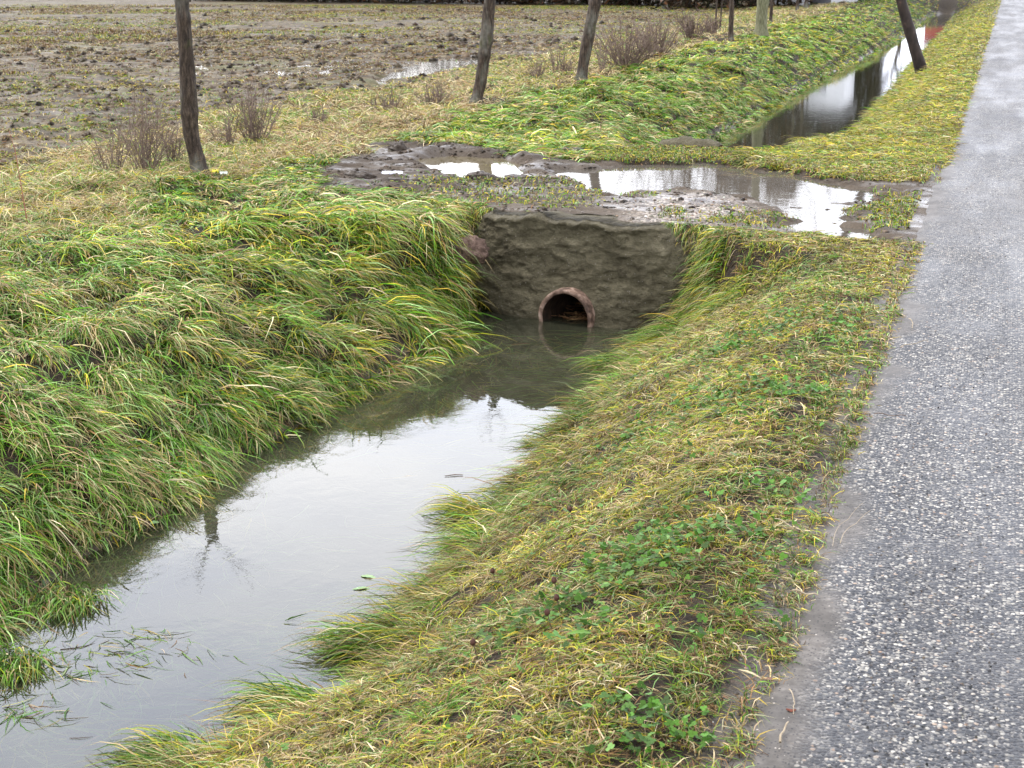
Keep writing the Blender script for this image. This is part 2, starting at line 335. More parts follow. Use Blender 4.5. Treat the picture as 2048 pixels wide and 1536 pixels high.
# ------------------------------------------------------------------ ground
def spaced(parts):
    out = []
    for a, b, st in parts: out.append(np.arange(a, b, st))
    return np.unique(np.round(np.concatenate(out), 4))
gx = spaced([(-400, -90, 30), (-90, -40, 4), (-40, -16, .3), (-16, -9, .1), (-9, -5.5, .06), (-5.5, -.1, .03), (-.1, 1, .1), (1, 8, .5), (8, 60, 8), (60, 301, 40)])
gy = spaced([(-40, 0, 4), (0, 2, .25), (2, 9.2, .05), (9.2, 14.4, .028), (14.4, 24, .08), (24, 45, .16), (45, 62, .3), (62, 90, .8), (90, 150, 5), (150, 901, 50)])
X, Y_ = np.meshgrid(gx, gy, indexing='ij')
Z = height(X, Y_)
near_mud = sdist(MUD, X, Y_) + .6 * (1 - sst(9.15, 9.4, Y_)) * (X > -2.0); churn = sst(3.2, 3.9, -X) * (np.abs(Y_ - 11.5) < 3)
mud = (1 - sst(-.1, .15, near_mud + (fbm(X * 4, Y_ * 4, 3, 51) - .5) * .6))
shore = 1 - sst(0, .12, Z - WL)
mud = np.maximum(mud, shore * (Y_ < 75))
fldm = sst(7.2, 7.9, -X + (fbm(X * 1.5, Y_ * 1.5, 3, 45) - .5) * 1.6)
fldm = np.maximum(fldm, 0)
silt = sst(-.58, -.44, X + (fbm(X * 3, Y_ * 3, 3, 46) - .5) * .25)
grav = (1 - sst(-.3, .35, sdist(GR, X, Y_))) * mud
V = np.stack([X, Y_, Z], -1).reshape(-1, 3)
Fg = grid_faces(len(gx), len(gy))
cx = V[Fg].mean(1)
keep = ~((np.abs(cx[:, 0] + 2.55) < .24) & (cx[:, 1] > 9.30) & (cx[:, 1] < 9.80))
ground = make_mesh('ground', V, Fg[keep], attrs=dict(mud=mud, field=fldm, silt=silt * (1 - mud), gravel=grav, churn=churn), smooth=True, mat=MG)
tag(ground, kind='structure')
# fast height lookup for the plants
HX0, HX1, HY0, HY1, HS = -14.0, 1.0, 0.0, 80.0, .05
hx = np.arange(HX0, HX1 + HS, HS); hy = np.arange(HY0, HY1 + HS, HS)
HT = height(*np.meshgrid(hx, hy, indexing='ij')).astype(np.float32)
def hs(x, y):
    u = np.clip((x - HX0) / HS, 0, len(hx) - 2.001); v = np.clip((y - HY0) / HS, 0, len(hy) - 2.001)
    i = u.astype(int); j = v.astype(int); a = u - i; b = v - j
    return (HT[i, j] * (1 - a) + HT[i + 1, j] * a) * (1 - b) + (HT[i, j + 1] * (1 - a) + HT[i + 1, j + 1] * a) * b

# road
rx = spaced([(-.56, .2, .02), (.2, 1.2, .1), (1.2, 5.2, .5)]); ry = spaced([(-30, 1, 2), (1, 16, .04), (16, 40, .2), (40, 200, 2), (200, 900, 50)])
X, Y_ = np.meshgrid(rx, ry, indexing='ij')
je = (fbm(X * 2.5, Y_ * 2.5, 4, 101) - .5) * .22
Z = .002 + .02 * np.clip(X / 3, 0, 1) - .026 * (1 - sst(-.54, -.34, X + je * .5))
sl = 1 - sst(-.40, -.27, X + (fbm(X * 3.5, Y_ * 3.5, 5, 104) - .5) * .26)
cr_ = np.exp(-((Y_ - 11) / 1.6) ** 2) * (1 - sst(.1, .9, X + (fbm(X * 3, Y_ * 3, 3, 106) - .5))) * .8
sl = np.maximum(sl, cr_ * fbm(X * 4, Y_ * 4, 3, 107))
road = make_mesh('road', np.stack([X, Y_, Z], -1).reshape(-1, 3), grid_faces(len(rx), len(ry)), attrs=dict(silt=sl), smooth=True, mat=MR)
tag(road, kind='structure')

def sheet(name, x0, x1, y0, y1, z, mat, n=2):
    a, b = np.meshgrid(np.linspace(x0, x1, n), np.linspace(y0, y1, n), indexing='ij')
    o = make_mesh(name, np.stack([a, b, a * 0 + z], -1).reshape(-1, 3), grid_faces(n, n), mat=mat); tag(o, kind='structure'); return o
sheet('ditch_water', -4.0, -1.4, -2, 13.4, WL, MW)
sheet('far_ditch_water', -4.1, -1.4, 13.9, 71, WL + .0, MW)
sheet('brown_puddle', -5.35, -3.52, 9.9, 13.0, PL, MPW)
pv_ = np.array([(-3.515, 9.75, PL), (-1.8, 9.75, PL), (-1.8, 13.2, PL), (-3.515, 13.2, PL), (-1.3, 9.52, PL), (-.95, 9.38, PL), (-.80, 8.9, PL), (-.30, 8.9, PL), (-.30, 13.2, PL)])
me_ = bpy.data.meshes.new('driveway_puddle'); me_.from_pydata(pv_.tolist(), [], [(0, 1, 2, 3), (1, 4, 5, 6, 7, 8, 2)]); me_.materials.append(MPW2)
o = bpy.data.objects.new('driveway_puddle', me_); COL.objects.link(o); tag(o, kind='structure')
sheet('field_puddle', -13, -7.0, 16, 45, -.125, MFW)

# ------------------------------------------------------------------ headwall with its pipe
PC = np.array([-2.555, 9.30, WL + .035]); PRO, PRI = .19, .162
ex = np.array([.98, -.2]); ex /= np.linalg.norm(ex); back = np.array([.2, .98]); back /= np.linalg.norm(back)
O0 = np.array([-2.555, 9.32])                     # point of the face at water level
def face_plane(px, py):     # pixel of the face -> (s, z) on the leaning face
    n = np.array([back[0], back[1], 0.0]); lean = .15 / .64
    nrm = np.array([back[0], back[1], -lean]); p0 = np.array([O0[0], O0[1], WL]); r = ray(px, py); C = np.array([0, 0, H])
    t = ((p0 - C) @ nrm) / (r @ nrm); q = C + r * t
    return (q[:2] - O0) @ ex, q[2]
lo = [face_plane(*p) for p in [(1010, 700), (1000, 645), (950, 612), (930, 580), (922, 535), (925, 500), (940, 475), (950, 452), (962, 432), (972, 424)]]
ro = [face_plane(*p) for p in [(1300, 730), (1290, 660), (1335, 620), (1362, 575), (1366, 545), (1356, 505), (1345, 485), (1325, 465), (1312, 455), (1305, 450)]]
zt = .012
nz_, ns_ = 120, 200
zl = np.linspace(-.98, zt, nz_)
Ls = np.interp(zl, [p[1] for p in lo], [p[0] for p in lo]) - .03; Rs = np.interp(zl, [p[1] for p in ro], [p[0] for p in ro])
uu = np.linspace(0, 1, ns_)
SS = Ls[:, None] + (Rs - Ls)[:, None] * uu[None, :]; ZZ = np.repeat(zl[:, None], ns_, 1)
# ledge-like relief
led = (fbm(SS * 4.2 + 5, ZZ * 9 + SS * 1.2 + fbm(SS * 6, ZZ * 6, 2, 9) * 1.2, 4, 111) - .5) * .075 + (fbm(SS * 18, ZZ * 26, 5, 113) - .5) * .045
rg_ = np.abs(fbm(SS * 5 + 2, ZZ * 13 + SS * 2, 4, 115) - .5) * 2; led = led - .03 * np.clip(.35 - rg_, 0, 1) + .02 * sst(.5, .6, fbm(SS * 9, ZZ * 16, 3, 119))
led = led - .05 * sst(-.10, -.03, ZZ) * (fbm(SS * 12, ZZ * 9, 3, 116) - .25)
rnd = .10 * (np.abs(uu - .5) * 2)[None, :] ** 6
lip = -.022 * sst(-.05, -.01, ZZ) * (1 - sst(-.005, .012, ZZ)) + .03 * sst(-.004, .012, ZZ)
led = led * .62; dist_p = np.hypot(SS, ZZ - PC[2]); led = led * sst(PRO - .02, PRO + .1, dist_p)
dep = (ZZ - WL) * (.15 / .64) + led + rnd + lip + .01
wob = (fbm(SS * 7, SS * 0, 4, 117) - .6) * .07 * sst(-.1, 0, ZZ)
FX = O0[0] + SS * ex[0] + dep * back[0]; FY = O0[1] + SS * ex[1] + dep * back[1]
Vf = np.stack([FX, FY, ZZ + wob], -1).reshape(-1, 3)
dB = .60 + 0 * dep; BX = O0[0] + SS * ex[0] + dB * back[0]; BY = O0[1] + SS * ex[1] + dB * back[1]
Vb = np.stack([BX, BY, ZZ - .03], -1).reshape(-1, 3)
f1 = grid_faces(nz_, ns_); c1 = np.stack([SS, ZZ], -1).reshape(-1, 2)[f1].mean(1)
hole = np.hypot(c1[:, 0], c1[:, 1] - PC[2]) < PRI + .012
f1k = f1[~hole]; nV = len(Vf)
f2k = f1k[:, ::-1] + nV
def strip(idx): return np.stack([idx[:-1], idx[1:], idx[1:] + nV, idx[:-1] + nV], -1)
top = np.arange(ns_) + (nz_ - 1) * ns_; lef = np.arange(nz_) * ns_; rig = lef + ns_ - 1
Fw = np.concatenate([f1k, f2k, strip(top), strip(lef[::-1]), strip(rig)])
hw = empty('culvert_headwall', (PC[0], PC[1], 0)); tag(hw, 'rough brown concrete headwall across the ditch with a round pipe mouth at the waterline', 'headwall')
def rel(V, p): return np.asarray(V) - np.array(p)[None, :]
o = make_mesh('wall', rel(Vf if False else np.concatenate([Vf, Vb]), (PC[0], PC[1], 0)), Fw, smooth=True, mat=MWALL, parent=hw)
# pipe
na = 64; L0, L1 = -.012, 4.0
ang = np.linspace(0, 2 * np.pi, na, endpoint=False)
prof = [(PRO - .006, L1), (PRO, L0 + .006), (PRO - .004, L0), (PRI + .004, L0), (PRI, L0 + .006), (PRI, .6), (PRI, 1.6), (PRI, L1), (0.002, L1 - .002)]
pv = []
for k, (r_, d_) in enumerate(prof):
    jr = r_ + (fbm(ang * 3, ang * 0 + (k // 3), 4, 120) - .5) * .012 * (d_ < .1)
    pv.append(np.stack([PC[0] + np.cos(ang) * jr * ex[0] + d_ * back[0], PC[1] + np.cos(ang) * jr * ex[1] + d_ * back[1], PC[2] + np.sin(ang) * jr], -1))
pv = np.concatenate(pv); fp = []
for k in range(len(prof) - 1):
    a = np.arange(na) + k * na; b = np.roll(np.arange(na), -1) + k * na; fp.append(np.stack([a, b, b + na, a + na], -1))
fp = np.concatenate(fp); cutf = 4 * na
pipe = make_mesh('pipe', rel(pv, (PC[0], PC[1], 0)), fp[:cutf + 0], smooth=True, mat=MPIPE, parent=hw)
MBORE = m_noise('dark_bore', [(.35, (.008, .006, .005)), (.55, (.030, .020, .014)), (.75, (.085, .05, .032))], 18, rough=.5, bstr=.8, bdist=.01)  # inner wall of the pipe gets a much darker colour than its rim
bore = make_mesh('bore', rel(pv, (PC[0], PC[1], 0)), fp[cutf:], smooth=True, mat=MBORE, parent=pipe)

# ------------------------------------------------------------------ grass
def scatter(bands, prob, xr=None):
    """bands: (d0, d1, density per m2); points spread over a wide wedge in front of the camera"""
    xs, ys = [], []
    for d0, d1, dens in bands:
        smax = .36 * d1 + .7; n = int(dens * (d1 - d0) * 2 * smax)
        d = rng.uniform(d0, d1, n); s = rng.uniform(-smax, smax, n)
        kk = np.abs(s) < .36 * d + .7; d = d[kk]; s = s[kk]
        x = -d * math.sin(YAW) + s * math.cos(YAW); y = d * math.cos(YAW) + s * math.sin(YAW)
        if xr is not None: kk = (x > xr[0]) & (x < xr[1]); x, y = x[kk], y[kk]
        p = prob(x, y); kk = rng.random(len(x)) < p; xs.append(x[kk]); ys.append(y[kk])
    return np.concatenate(xs), np.concatenate(ys)
def pal(n, cols, wts):
    c = np.array(cols)[rng.choice(len(cols), n, p=np.array(wts) / sum(wts))]
    return c * rng.uniform(.40, 1.50, (n, 1)) * rng.uniform(.93, 1.07, (n, 3))
GREEN = [(.060, .150, .010), (.085, .20, .014), (.13, .25, .035), (.22, .33, .12), (.035, .085, .010)]
YEL = [(.36, .33, .03), (.28, .31, .02), (.50, .38, .05), (.20, .24, .02)]
TAN = [(.42, .33, .17), (.33, .25, .13), (.24, .15, .07), (.50, .43, .26)]
BRN = [(.13, .075, .035), (.06, .036, .018), (.20, .12, .05)]
def mixcol(n, g, y, t, b):
    cols = GREEN + YEL + TAN + BRN; out = np.zeros((n, 3)); r = rng.random(n); tot = g + y + t + b
    g, y, t = g / tot, y / tot, t / tot
    for m, P in ((r < g, GREEN), ((r >= g) & (r < g + y), YEL), ((r >= g + y) & (r < g + y + t), TAN), (r >= g + y + t, BRN)):
        out[m] = pal(int(m.sum()), P, [1] * len(P))
    return out
def blades(name, x, y, az, L, e0, e1, wd, col, nseg=3, curl=.5, tipcol=.35, mat=None, z0=None, floor=None, lift=.004, parent=None):
    n = len(x); t = np.linspace(0, 1, nseg + 1)
    cz = az + 0; px, py = x.copy(), y.copy(); pz = (hs(x, y) - .004) if z0 is None else z0.copy()
    cu = rng.normal(0, curl, n); Pt = [np.stack([px, py, pz], -1)]
    lf = rng.random(n) * .022 + lift
    for k in range(nseg):
        tm = (t[k] + t[k + 1]) / 2; e = e0 + (e1 - e0) * tm ** .85; a = az + cu * tm; s = L / nseg
        px = px + np.cos(a) * np.cos(e) * s; py = py + np.sin(a) * np.cos(e) * s; pz = pz + np.sin(e) * s
        h = hs(px, py) + lf
        if floor is not None: h = np.maximum(h, floor + lf * .25)
        pz = np.maximum(pz, h)
        Pt.append(np.stack([px, py, pz], -1))
    tw = rng.normal(0, .5, n)
    wx = -np.sin(az) * np.cos(tw); wy = np.cos(az) * np.cos(tw); wz = np.sin(tw)
    W = np.stack([wx, wy, wz], -1) * (wd / 2)[:, None]
    prof = [.8, 1.0, .72, .45, .3][:nseg] if nseg > 2 else [1.0, .7]
    rows = []
    for k in range(nseg): rows += [Pt[k] - W * prof[k], Pt[k] + W * prof[k]]
    rows.append(Pt[nseg]); nv = 2 * nseg + 1
    V = np.stack(rows, 1).reshape(-1, 3)
    b = (np.arange(n) * nv)[:, None]
    q = np.concatenate([b + np.array([[2 * k, 2 * k + 1, 2 * k + 3, 2 * k + 2]]) for k in range(nseg - 1)])
    tr = b + np.array([[2 * nseg - 2, 2 * nseg - 1, 2 * nseg]])
    C = np.repeat(col[:, None, :], nv, 1)
    tip = (rng.random(n) < tipcol)[:, None]; dry = np.array([.36, .29, .12])
    C[:, -1, :] = np.where(tip, dry, C[:, -1, :]); C[:, -2, :] = np.where(tip, (dry + C[:, -2, :]) / 2, C[:, -2, :]); C[:, -3, :] = np.where(tip, (dry + C[:, -3, :]) / 2, C[:, -3, :])
    o = make_mesh(name, V, q, col=C.reshape(-1, 3), smooth=True, mat=mat or MB, tri=tr, parent=parent)
    return o
def clumped(x, y, cell, seed, pull):
    """jittered-grid clump for each blade: id, centre; blades are pulled towards the centre"""
    i = np.floor(x / cell).astype(int); j = np.floor(y / cell).astype(int)
    r1 = _tab[(i * 7 + seed) & 255, (j * 13) & 255]; r2 = _tab[(i * 11) & 255, (j * 5 + seed) & 255]; r3 = _tab[(i * 3 + 50) & 255, (j * 17 + seed) & 255]
    cxx = (i + .2 + .6 * r1) * cell; cyy = (j + .2 + .6 * r2) * cell
    return x + (cxx - x) * pull, y + (cyy - y) * pull, r1, r2, r3
def notmud(x, y):
    m = .6 * (1 - sst(9.15, 9.4, y)) * (x > -2.0) + sdist(MUD, x, y) + (fbm(x * 4, y * 4, 3, 51) - .5) * .5
    return sst(-.02, .12, m)
def wscale(x, y): return np.clip((np.hypot(x, y) / 7.0) ** .8, .7, 3.6)
def puddle_clear(x, y):
    return (hs(x, y) > PL + .004) | (y < 9.4) | (y > 14) | (x < -5.3)

# 1. long combed grass on the left bank
def pL(x, y):
    xl = XL(y); e = (x < xl + .02) & (x > -5.5 + (fbm(x * 1.3, y * 1.3, 3, 131) - .5) * 1.1)
    return e * notmud(x, y) * (1 - (cross(y) > .3) * (x > -3.28)) * (hs(x, y) > WL - .01)
x, y = scatter([(3, 5, 9500), (5, 8, 7500), (8, 11, 5200), (11, 16, 3200), (16, 26, 1900), (26, 45, 600), (45, 72, 160)], pL)
n = len(x); cellv = .26
near = y < 9.7
A_ = clumped(x, y, .36, 3, rng.uniform(.1, .7, n)); B_ = clumped(x, y, .17, 13, rng.uniform(.0, .6, n)); ww = fbm(x * 1.4 + 3, y * 1.4, 3, 137) + rng.normal(0, .05, n) > .5
x2, y2, r1, r2, r3 = [np.where(ww, a_, b_) for a_, b_ in zip(A_, B_)]
x2 = np.minimum(x2, XL(y2)); 
flow = np.where(near, R(-38), R(-12)) + (fbm(x * .9, y * .9, 3, 141) - .5) * R(150) + (r1 - .5) * R(60)
az = flow + rng.normal(0, R(26), n) + (rng.random(n) < .22) * rng.normal(0, R(90), n)
inner = sst(.0, 1.8, XL(y) - x)
L = (.12 + .16 * r2 * np.where(ww, 1, .6) - .04 * inner * near) * rng.uniform(.45, 1.25, n) * rng.choice([1, 1, 1, 1, 1.6], n) * np.where(near, 1, .85)
L = np.where(y > 14, L * (.6 + .4 * sst(0, .5, XL(y) - x)), L); shrt = (y > 9.5) & (y < 12.5); L = np.where(shrt, L * .7, L)
L *= 1 - .55 * sum(np.exp(-((x - a_) ** 2 + (y - b_ + .2) ** 2) / .14) for a_, b_ in (at(400, 355), at(950, 215), at(1162, 168))); e0 = R(14) + R(48) * r3 + rng.normal(0, R(16), n); e1 = R(-30) - R(40) * rng.random(n)
far = sst(12, 30, y)
yel = .12 + .55 * sst(.45, .7, fbm(x * .8, y * .8, 3, 151)) + .25 * inner + .25 * far
g = 1.25 - .45 * yel; tnn = .24 + .32 * (fbm(x * 1.7, y * 1.7, 3, 153) > .56) - .1 * far
col = mixcol(n, g, yel * .55, tnn, .06 + 0 * x)
col *= (.85 + .75 * r1)[:, None]
bare = fbm(x * 2.1, y * 2.1, 3, 155) > .84
k = ~bare
o = blades('long_grass', x2[k], y2[k], az[k], L[k], e0[k], e1[k], (.0058 * wscale(x, y) * rng.uniform(.5, 1.4, n))[k], col[k], 4, .45, .40)
tag(o, 'long wet green grass combed down the left ditch bank', 'grass', kind='stuff')

hn = 5200; hy_ = rng.uniform(8.3, 9.42, hn); hx_ = XL(hy_) - .30 * rng.random(hn) ** 1.5
hcol = mixcol(hn, 1. + 0 * hx_, .30 + 0 * hx_, .22 + 0 * hx_, .1 + 0 * hx_)
o = blades('bank_grass', hx_, hy_, R(-35) + rng.normal(0, R(30), hn), rng.uniform(.08, .26, hn) * np.where(hy_ > 9.0, .5, 1), R(10) + R(40) * rng.random(hn), R(-95) + R(30) * rng.random(hn), .0048 * rng.uniform(.7, 1.3, hn), hcol, 4, .5, .2, lift=.0)
tag(o, 'dark green grass hanging down the bank left of the headwall', 'grass', kind='stuff')
hn = 4200; hy_ = rng.uniform(8.5, 9.28, hn); hx_ = XR(hy_) + .02 + .34 * rng.random(hn)
hcol = mixcol(hn, 1. + 0 * hx_, .40 + 0 * hx_, .3 + 0 * hx_, .15 + 0 * hx_)
o = blades('bank_grass', hx_, hy_, R(205) + rng.normal(0, R(30), hn), rng.uniform(.06, .18, hn), R(0) + R(40) * rng.random(hn), R(-75) + R(30) * rng.random(hn), .0048 * rng.uniform(.7, 1.3, hn), hcol, 4, .5, .2, lift=.0)
tag(o, 'grass drooping over the bank right of the headwall', 'grass', kind='stuff')
hn = 5200; hx_ = np.where(rng.random(hn) < .6, rng.uniform(-2.0, -1.0, hn), rng.uniform(-3.7, -3.20, hn)); hy_ = 9.32 - .204 * (hx_ + 2.555) + .14 + .26 * rng.random(hn)
hcol = mixcol(hn, .9 + 0 * hx_, .55 + 0 * hx_, .4 + 0 * hx_, .2 + 0 * hx_)
o = blades('bank_grass', hx_, hy_, R(-85) + rng.normal(0, R(35), hn), rng.uniform(.06, .17, hn), R(15) + R(45) * rng.random(hn), R(-85) + R(30) * rng.random(hn), .0050 * rng.uniform(.7, 1.3, hn), hcol, 4, .5, .25, lift=.0)
tag(o, 'yellowish grass hanging over both shoulders of the headwall', 'grass', kind='stuff')
# 2. verge between ditch and road
def edgeR(y): return -.335 + (fbm(y * 2.6, y * 0 + 3, 5, 161) - .5) * .30 - .16 * np.exp(-((y - 11) / 1.6) ** 2)
def pR(x, y):
    e = (x > XR(y) - .0) & (x < edgeR(y) + (fbm(x * 9, y * 9, 2, 163) - .5) * .12)
    thin = 1 - .45 * sst(-.30, .0, x - edgeR(y))
    return e * notmud(x, y) * thin * np.where((cross(y) > .3) & (y < 9.75) & (x < -1.93), 0, 1)
x, y = scatter([(2.4, 4, 24000), (4, 6, 18000), (6, 9.6, 12000), (9.6, 16, 5200), (16, 26, 3000), (26, 45, 900), (45, 90, 200)], pR)
n = len(x)
sh = 1 - sst(.0, .34, x - XR(y))
x2, y2, r1, r2, r3 = clumped(x, y, .16, 5, rng.uniform(0, .6, n))
flow = R(205) + (r1 - .5) * R(60) + (fbm(x, y, 2, 165) - .5) * R(80)
az = np.where(rng.random(n) < .10 + .8 * sh, flow + rng.normal(0, R(24), n), rng.uniform(0, 2 * np.pi, n))
L = (.024 + .034 * rng.random(n) + .02 * r2) + sh * (.03 + .09 * r2) * rng.uniform(.5, 1.2, n)
L = np.where(y > 13, L * 1.6 * (1 - .45 * sh), L); L *= rng.choice([1, 1, 1, 1.9], n) ; L *= 1 - .35 * sst(-.25, 0, x - edgeR(y))
e0 = R(15) + R(45) * rng.random(n); e1 = R(-10) - R(50) * rng.random(n)
sc1 = fbm(x * 2.2, y * 2.2, 3, 171); sc2 = fbm(x * 4.2, y * 4.2, 3, 173); sc3 = fbm(x * 5.5, y * 5.5, 2, 175)
col = mixcol(n, (.75 + .6 * sh - .4 * (sc1 > .5)) * (1 + 1.3 * (sc3 > .56)) , .30 + .35 * (sc1 > .5) + .75 * (y > 13), .42 + .50 * (sc2 > .54) * (y < 13), .42 + .50 * (sc2 < .46) * (y < 13) + .35 * sst(-.35, 0, x - edgeR(y)))
kp = rng.random(n) > np.clip(.65 * (fbm(x * 9, y * 9, 3, 177) < .44) + .2 * (sc2 < .42), 0, .7) * (y < 12) * (1 - sh)
col *= (.55 + 1.15 * fbm(x * 3, y * 3, 3, 179))[:, None]
x2, y2, az, L, e0, e1, col = x2[kp], y2[kp], az[kp], L[kp], e0[kp], e1[kp], col[kp]; x, y, n = x[kp], y[kp], int(kp.sum())
o = blades('verge_grass', x2, y2, az, L, e0, e1, .0034 * wscale(x, y) * rng.uniform(.6, 1.4, n), col, 3, .8, .3, floor=WL)
tag(o, 'short mixed green and straw grass on the verge between ditch and road', 'grass', kind='stuff')

# 3. grass of the crossing: thin patches in the mud and its far strip
def pC(x, y):
    c = cross(y) * (x < -.5) * (x > -5.3)
    nm = notmud(x, y) * (x > -3.3)
    pt = 0
    for P, a in ((GP1, .22), (GP2, .7), (GP3, .6)):
        pt = np.maximum(pt, a * (1 - sst(-.05, .25, sdist(P, x, y) + (fbm(x * 5, y * 7, 3, 181) - .5) * .9)))
    return c * np.maximum(nm * (y > 9.5), pt) * puddle_clear(x, y) * ~((y < 9.75) & (x < -1.97))
x, y = scatter([(9, 15.5, 4200)], pC, (-5.3, -.5)); n = len(x)
az = rng.uniform(0, 2 * np.pi, n); pt = fbm(x * 2, y * 2, 3, 183)
col = mixcol(n, .9 + 0 * x, .5 + .5 * (pt > .5), .22 + 0 * x, .35 + .2 * (pt < .45))
o = blades('driveway_grass', x, y, az, .022 + .035 * rng.random(n), R(20) + R(40) * rng.random(n), R(-40) + 0 * x, .0042 * rng.uniform(.7, 1.4, n) * 1.6, col * .9, 3, .8, .2)
tag(o, 'thin trodden grass growing in patches on the muddy crossing', 'grass', kind='stuff')

# 4. dry strip beside the field
def pD(x, y):
    b = -5.45 + (fbm(x * 1.3, y * 1.3, 3, 131) - .5) * 1.1
    return (x < b + .1) * (x > -7.9 - .02 * y + (fbm(x * 1.5, y * 1.5, 3, 45) - .5) * 1.2) * (.55 + .45 * (fbm(x * 3, y * 3, 2, 191) > .42)) * sst(-.05, .3, sdist(FP, x, y))
x, y = scatter([(7, 12, 4200), (12, 18, 2300), (18, 30, 1100), (30, 60, 260)], pD, (-11, -4.5)); n = len(x)
az = rng.uniform(0, 2 * np.pi, n); gg = fbm(x * .9, y * .9, 3, 193) + .12 * sst(6.6, 7.6, -x)
col = mixcol(n, .22 + .8 * (gg > .57), .12 + .3 * (gg > .50), 1.3 + 0 * x, .20 + .3 * (gg < .42)) * 1.12
L = .07 + .14 * rng.random(n) * np.where(rng.random(n) < .3, 1.7, 1); L *= 1 - .6 * (1 - sst(.3, 1.8, sdist(FP, x, y)))
o = blades('dry_grass', x, y, az, L, R(30) + R(50) * rng.random(n), R(-60) * rng.random(n), .0036 * wscale(x, y) * rng.uniform(.7, 1.3, n), col, 3, .8, .2)
tag(o, 'dry straw coloured grass strip between the trees and the field', 'dry grass', kind='stuff')

# 5. stubble and weeds on the field
def pF(x, y):
    b = -7.2 + (fbm(x * 1.5, y * 1.5, 3, 45) - .5) * 1.2
    return (x < b) * (.18 + .82 * sst(.42, .62, fbm(x * 1.1, y * 1.1, 4, 201))) * sst(0, .3, sdist(FP, x, y))
x, y = scatter([(9, 14, 1700), (14, 22, 1100), (22, 36, 600), (36, 62, 260)], pF, (-60, -6.5)); n = len(x)
gg = fbm(x * .25, y * .25, 3, 203) + .12 * sst(30, 55, y)
col = mixcol(n, .12 + .7 * (gg > .62), .12 + .6 * (gg > .56), .55 + 0 * x, 1.3 - .5 * (gg > .56)) * .85
x2, y2, r1, r2, r3 = clumped(x, y, .35, 9, rng.uniform(0, .9, n))
zz = np.where(x2 > -13.5, hs(x2, y2), -.10)
o = blades('field_stubble', x2, y2, rng.uniform(0, 2 * np.pi, n), (.03 + .08 * rng.random(n)) * (1 + .3 * (y > 25)), R(5) + R(65) * rng.random(n) ** 2, R(-20) + 0 * x, .0050 * wscale(x, y) * rng.uniform(.7, 1.3, n), col, 2, .5, 0., z0=zz - .005)
tag(o, 'sparse straw stubble and weeds scattered over the muddy field', 'stubble', kind='stuff')

# clods of earth on the field
x, y = scatter([(9, 14, 60), (14, 22, 25), (22, 36, 7), (36, 60, 1)], lambda x, y: (x < -7.4) * (.3 + .7 * (fbm(x * .8, y * .8, 3, 207) > .5)) * sst(0, .3, sdist(FP, x, y)), (-50, -7)); n = len(x)
d8 = np.array([(1, 0, 0), (0, 1, 0), (-1, 0, 0), (0, -1, 0), (0, 0, 1.0), (.7, .7, .5), (-.7, .7, .55), (-.7, -.7, .5), (.7, -.7, .55)])
sz = (rng.uniform(.015, .055, n) * np.clip(y / 16, .8, 2))[:, None]
Pc = np.stack([x, y, height(x, y)], -1)[:, None, :] + d8[None] * rng.uniform(.6, 1.3, (n, 9, 1)) * sz[:, :, None] * np.array([1, 1, .8])
tf = np.array([[4, 0, 5], [4, 5, 1], [4, 1, 6], [4, 6, 2], [4, 2, 7], [4, 7, 3], [4, 3, 8], [4, 8, 0], [0, 1, 5], [1, 2, 6], [2, 3, 7], [3, 0, 8]])
cc = pal(n, [(.035, .025, .014), (.08, .060, .038), (.13, .10, .065)], [1, 1, .7])
o = make_mesh('field_clods', Pc.reshape(-1, 3), ((np.arange(n) * 9)[:, None, None] + tf[None]).reshape(-1, 3), col=np.repeat(cc, 9, 0), mat=MB)
tag(o, 'dark crumbled clods of earth strewn over the field', 'clods', kind='stuff')
# crumbs of mud and pebbles on the crossing
def lumps(name, x, y, s0, s1, cols, wts, flat=.6, pw=2.5):
    n = len(x); sz = (s0 + (s1 - s0) * rng.random(n) ** pw)[:, None]
    Pc = np.stack([x, y, np.maximum(hs(x, y), -.05) - .15 * sz[:, 0]], -1)[:, None, :] + d8[None] * rng.uniform(.6, 1.3, (n, 9, 1)) * sz[:, :, None] * np.array([1, 1, flat])
    return make_mesh(name, Pc.reshape(-1, 3), ((np.arange(n) * 9)[:, None, None] + tf[None]).reshape(-1, 3), col=np.repeat(pal(n, cols, wts), 9, 0), mat=MB)
n = 16000; x = rng.uniform(-5.4, -.5, n); y = rng.uniform(9.5, 13.6, n)
k = (sdist(MUD, x, y) < 0) & (hs(x, y) > PL - .012) & (rng.random(n) < (.15 + .85 * (fbm(x * 2.2, y * 6, 3, 231) > .5)) * np.where(x < -3.1, 1, .45)); x, y = x[k], y[k]
o = lumps('mud_crumbs', x, y, .004, .026, [(.030, .021, .014), (.060, .045, .030), (.10, .08, .058)], [1, 1, .7])
tag(o, 'crumbs and small clods of dark mud over the crossing', 'mud', kind='stuff')
n = 9000; x = rng.uniform(-3.1, -.9, n); y = rng.uniform(9.6, 12, n)
k = (sdist(GR, x, y) + rng.normal(0, .22, n) < .05) & (hs(x, y) > PL - .004); x, y = x[k], y[k]
o = lumps('gravel', x, y, .004, .014, [(.36, .32, .27), (.16, .145, .13), (.24, .16, .11), (.5, .47, .42)], [1, 1.4, .6, .4])
tag(o, 'pale gravel scattered in the middle of the crossing', 'gravel', kind='stuff')
n = 3000; x = -.40 + rng.normal(0, .09, n); y = 2.4 + 14 * rng.random(n) ** 1.4
o = lumps('edge_grit', x, y, .0015, .0065, [(.03, .028, .026), (.09, .075, .06), (.30, .28, .25)], [1.2, 1.2, .5])
tag(o, 'loose stones and crumbs along the ragged asphalt edge', 'grit', kind='stuff')
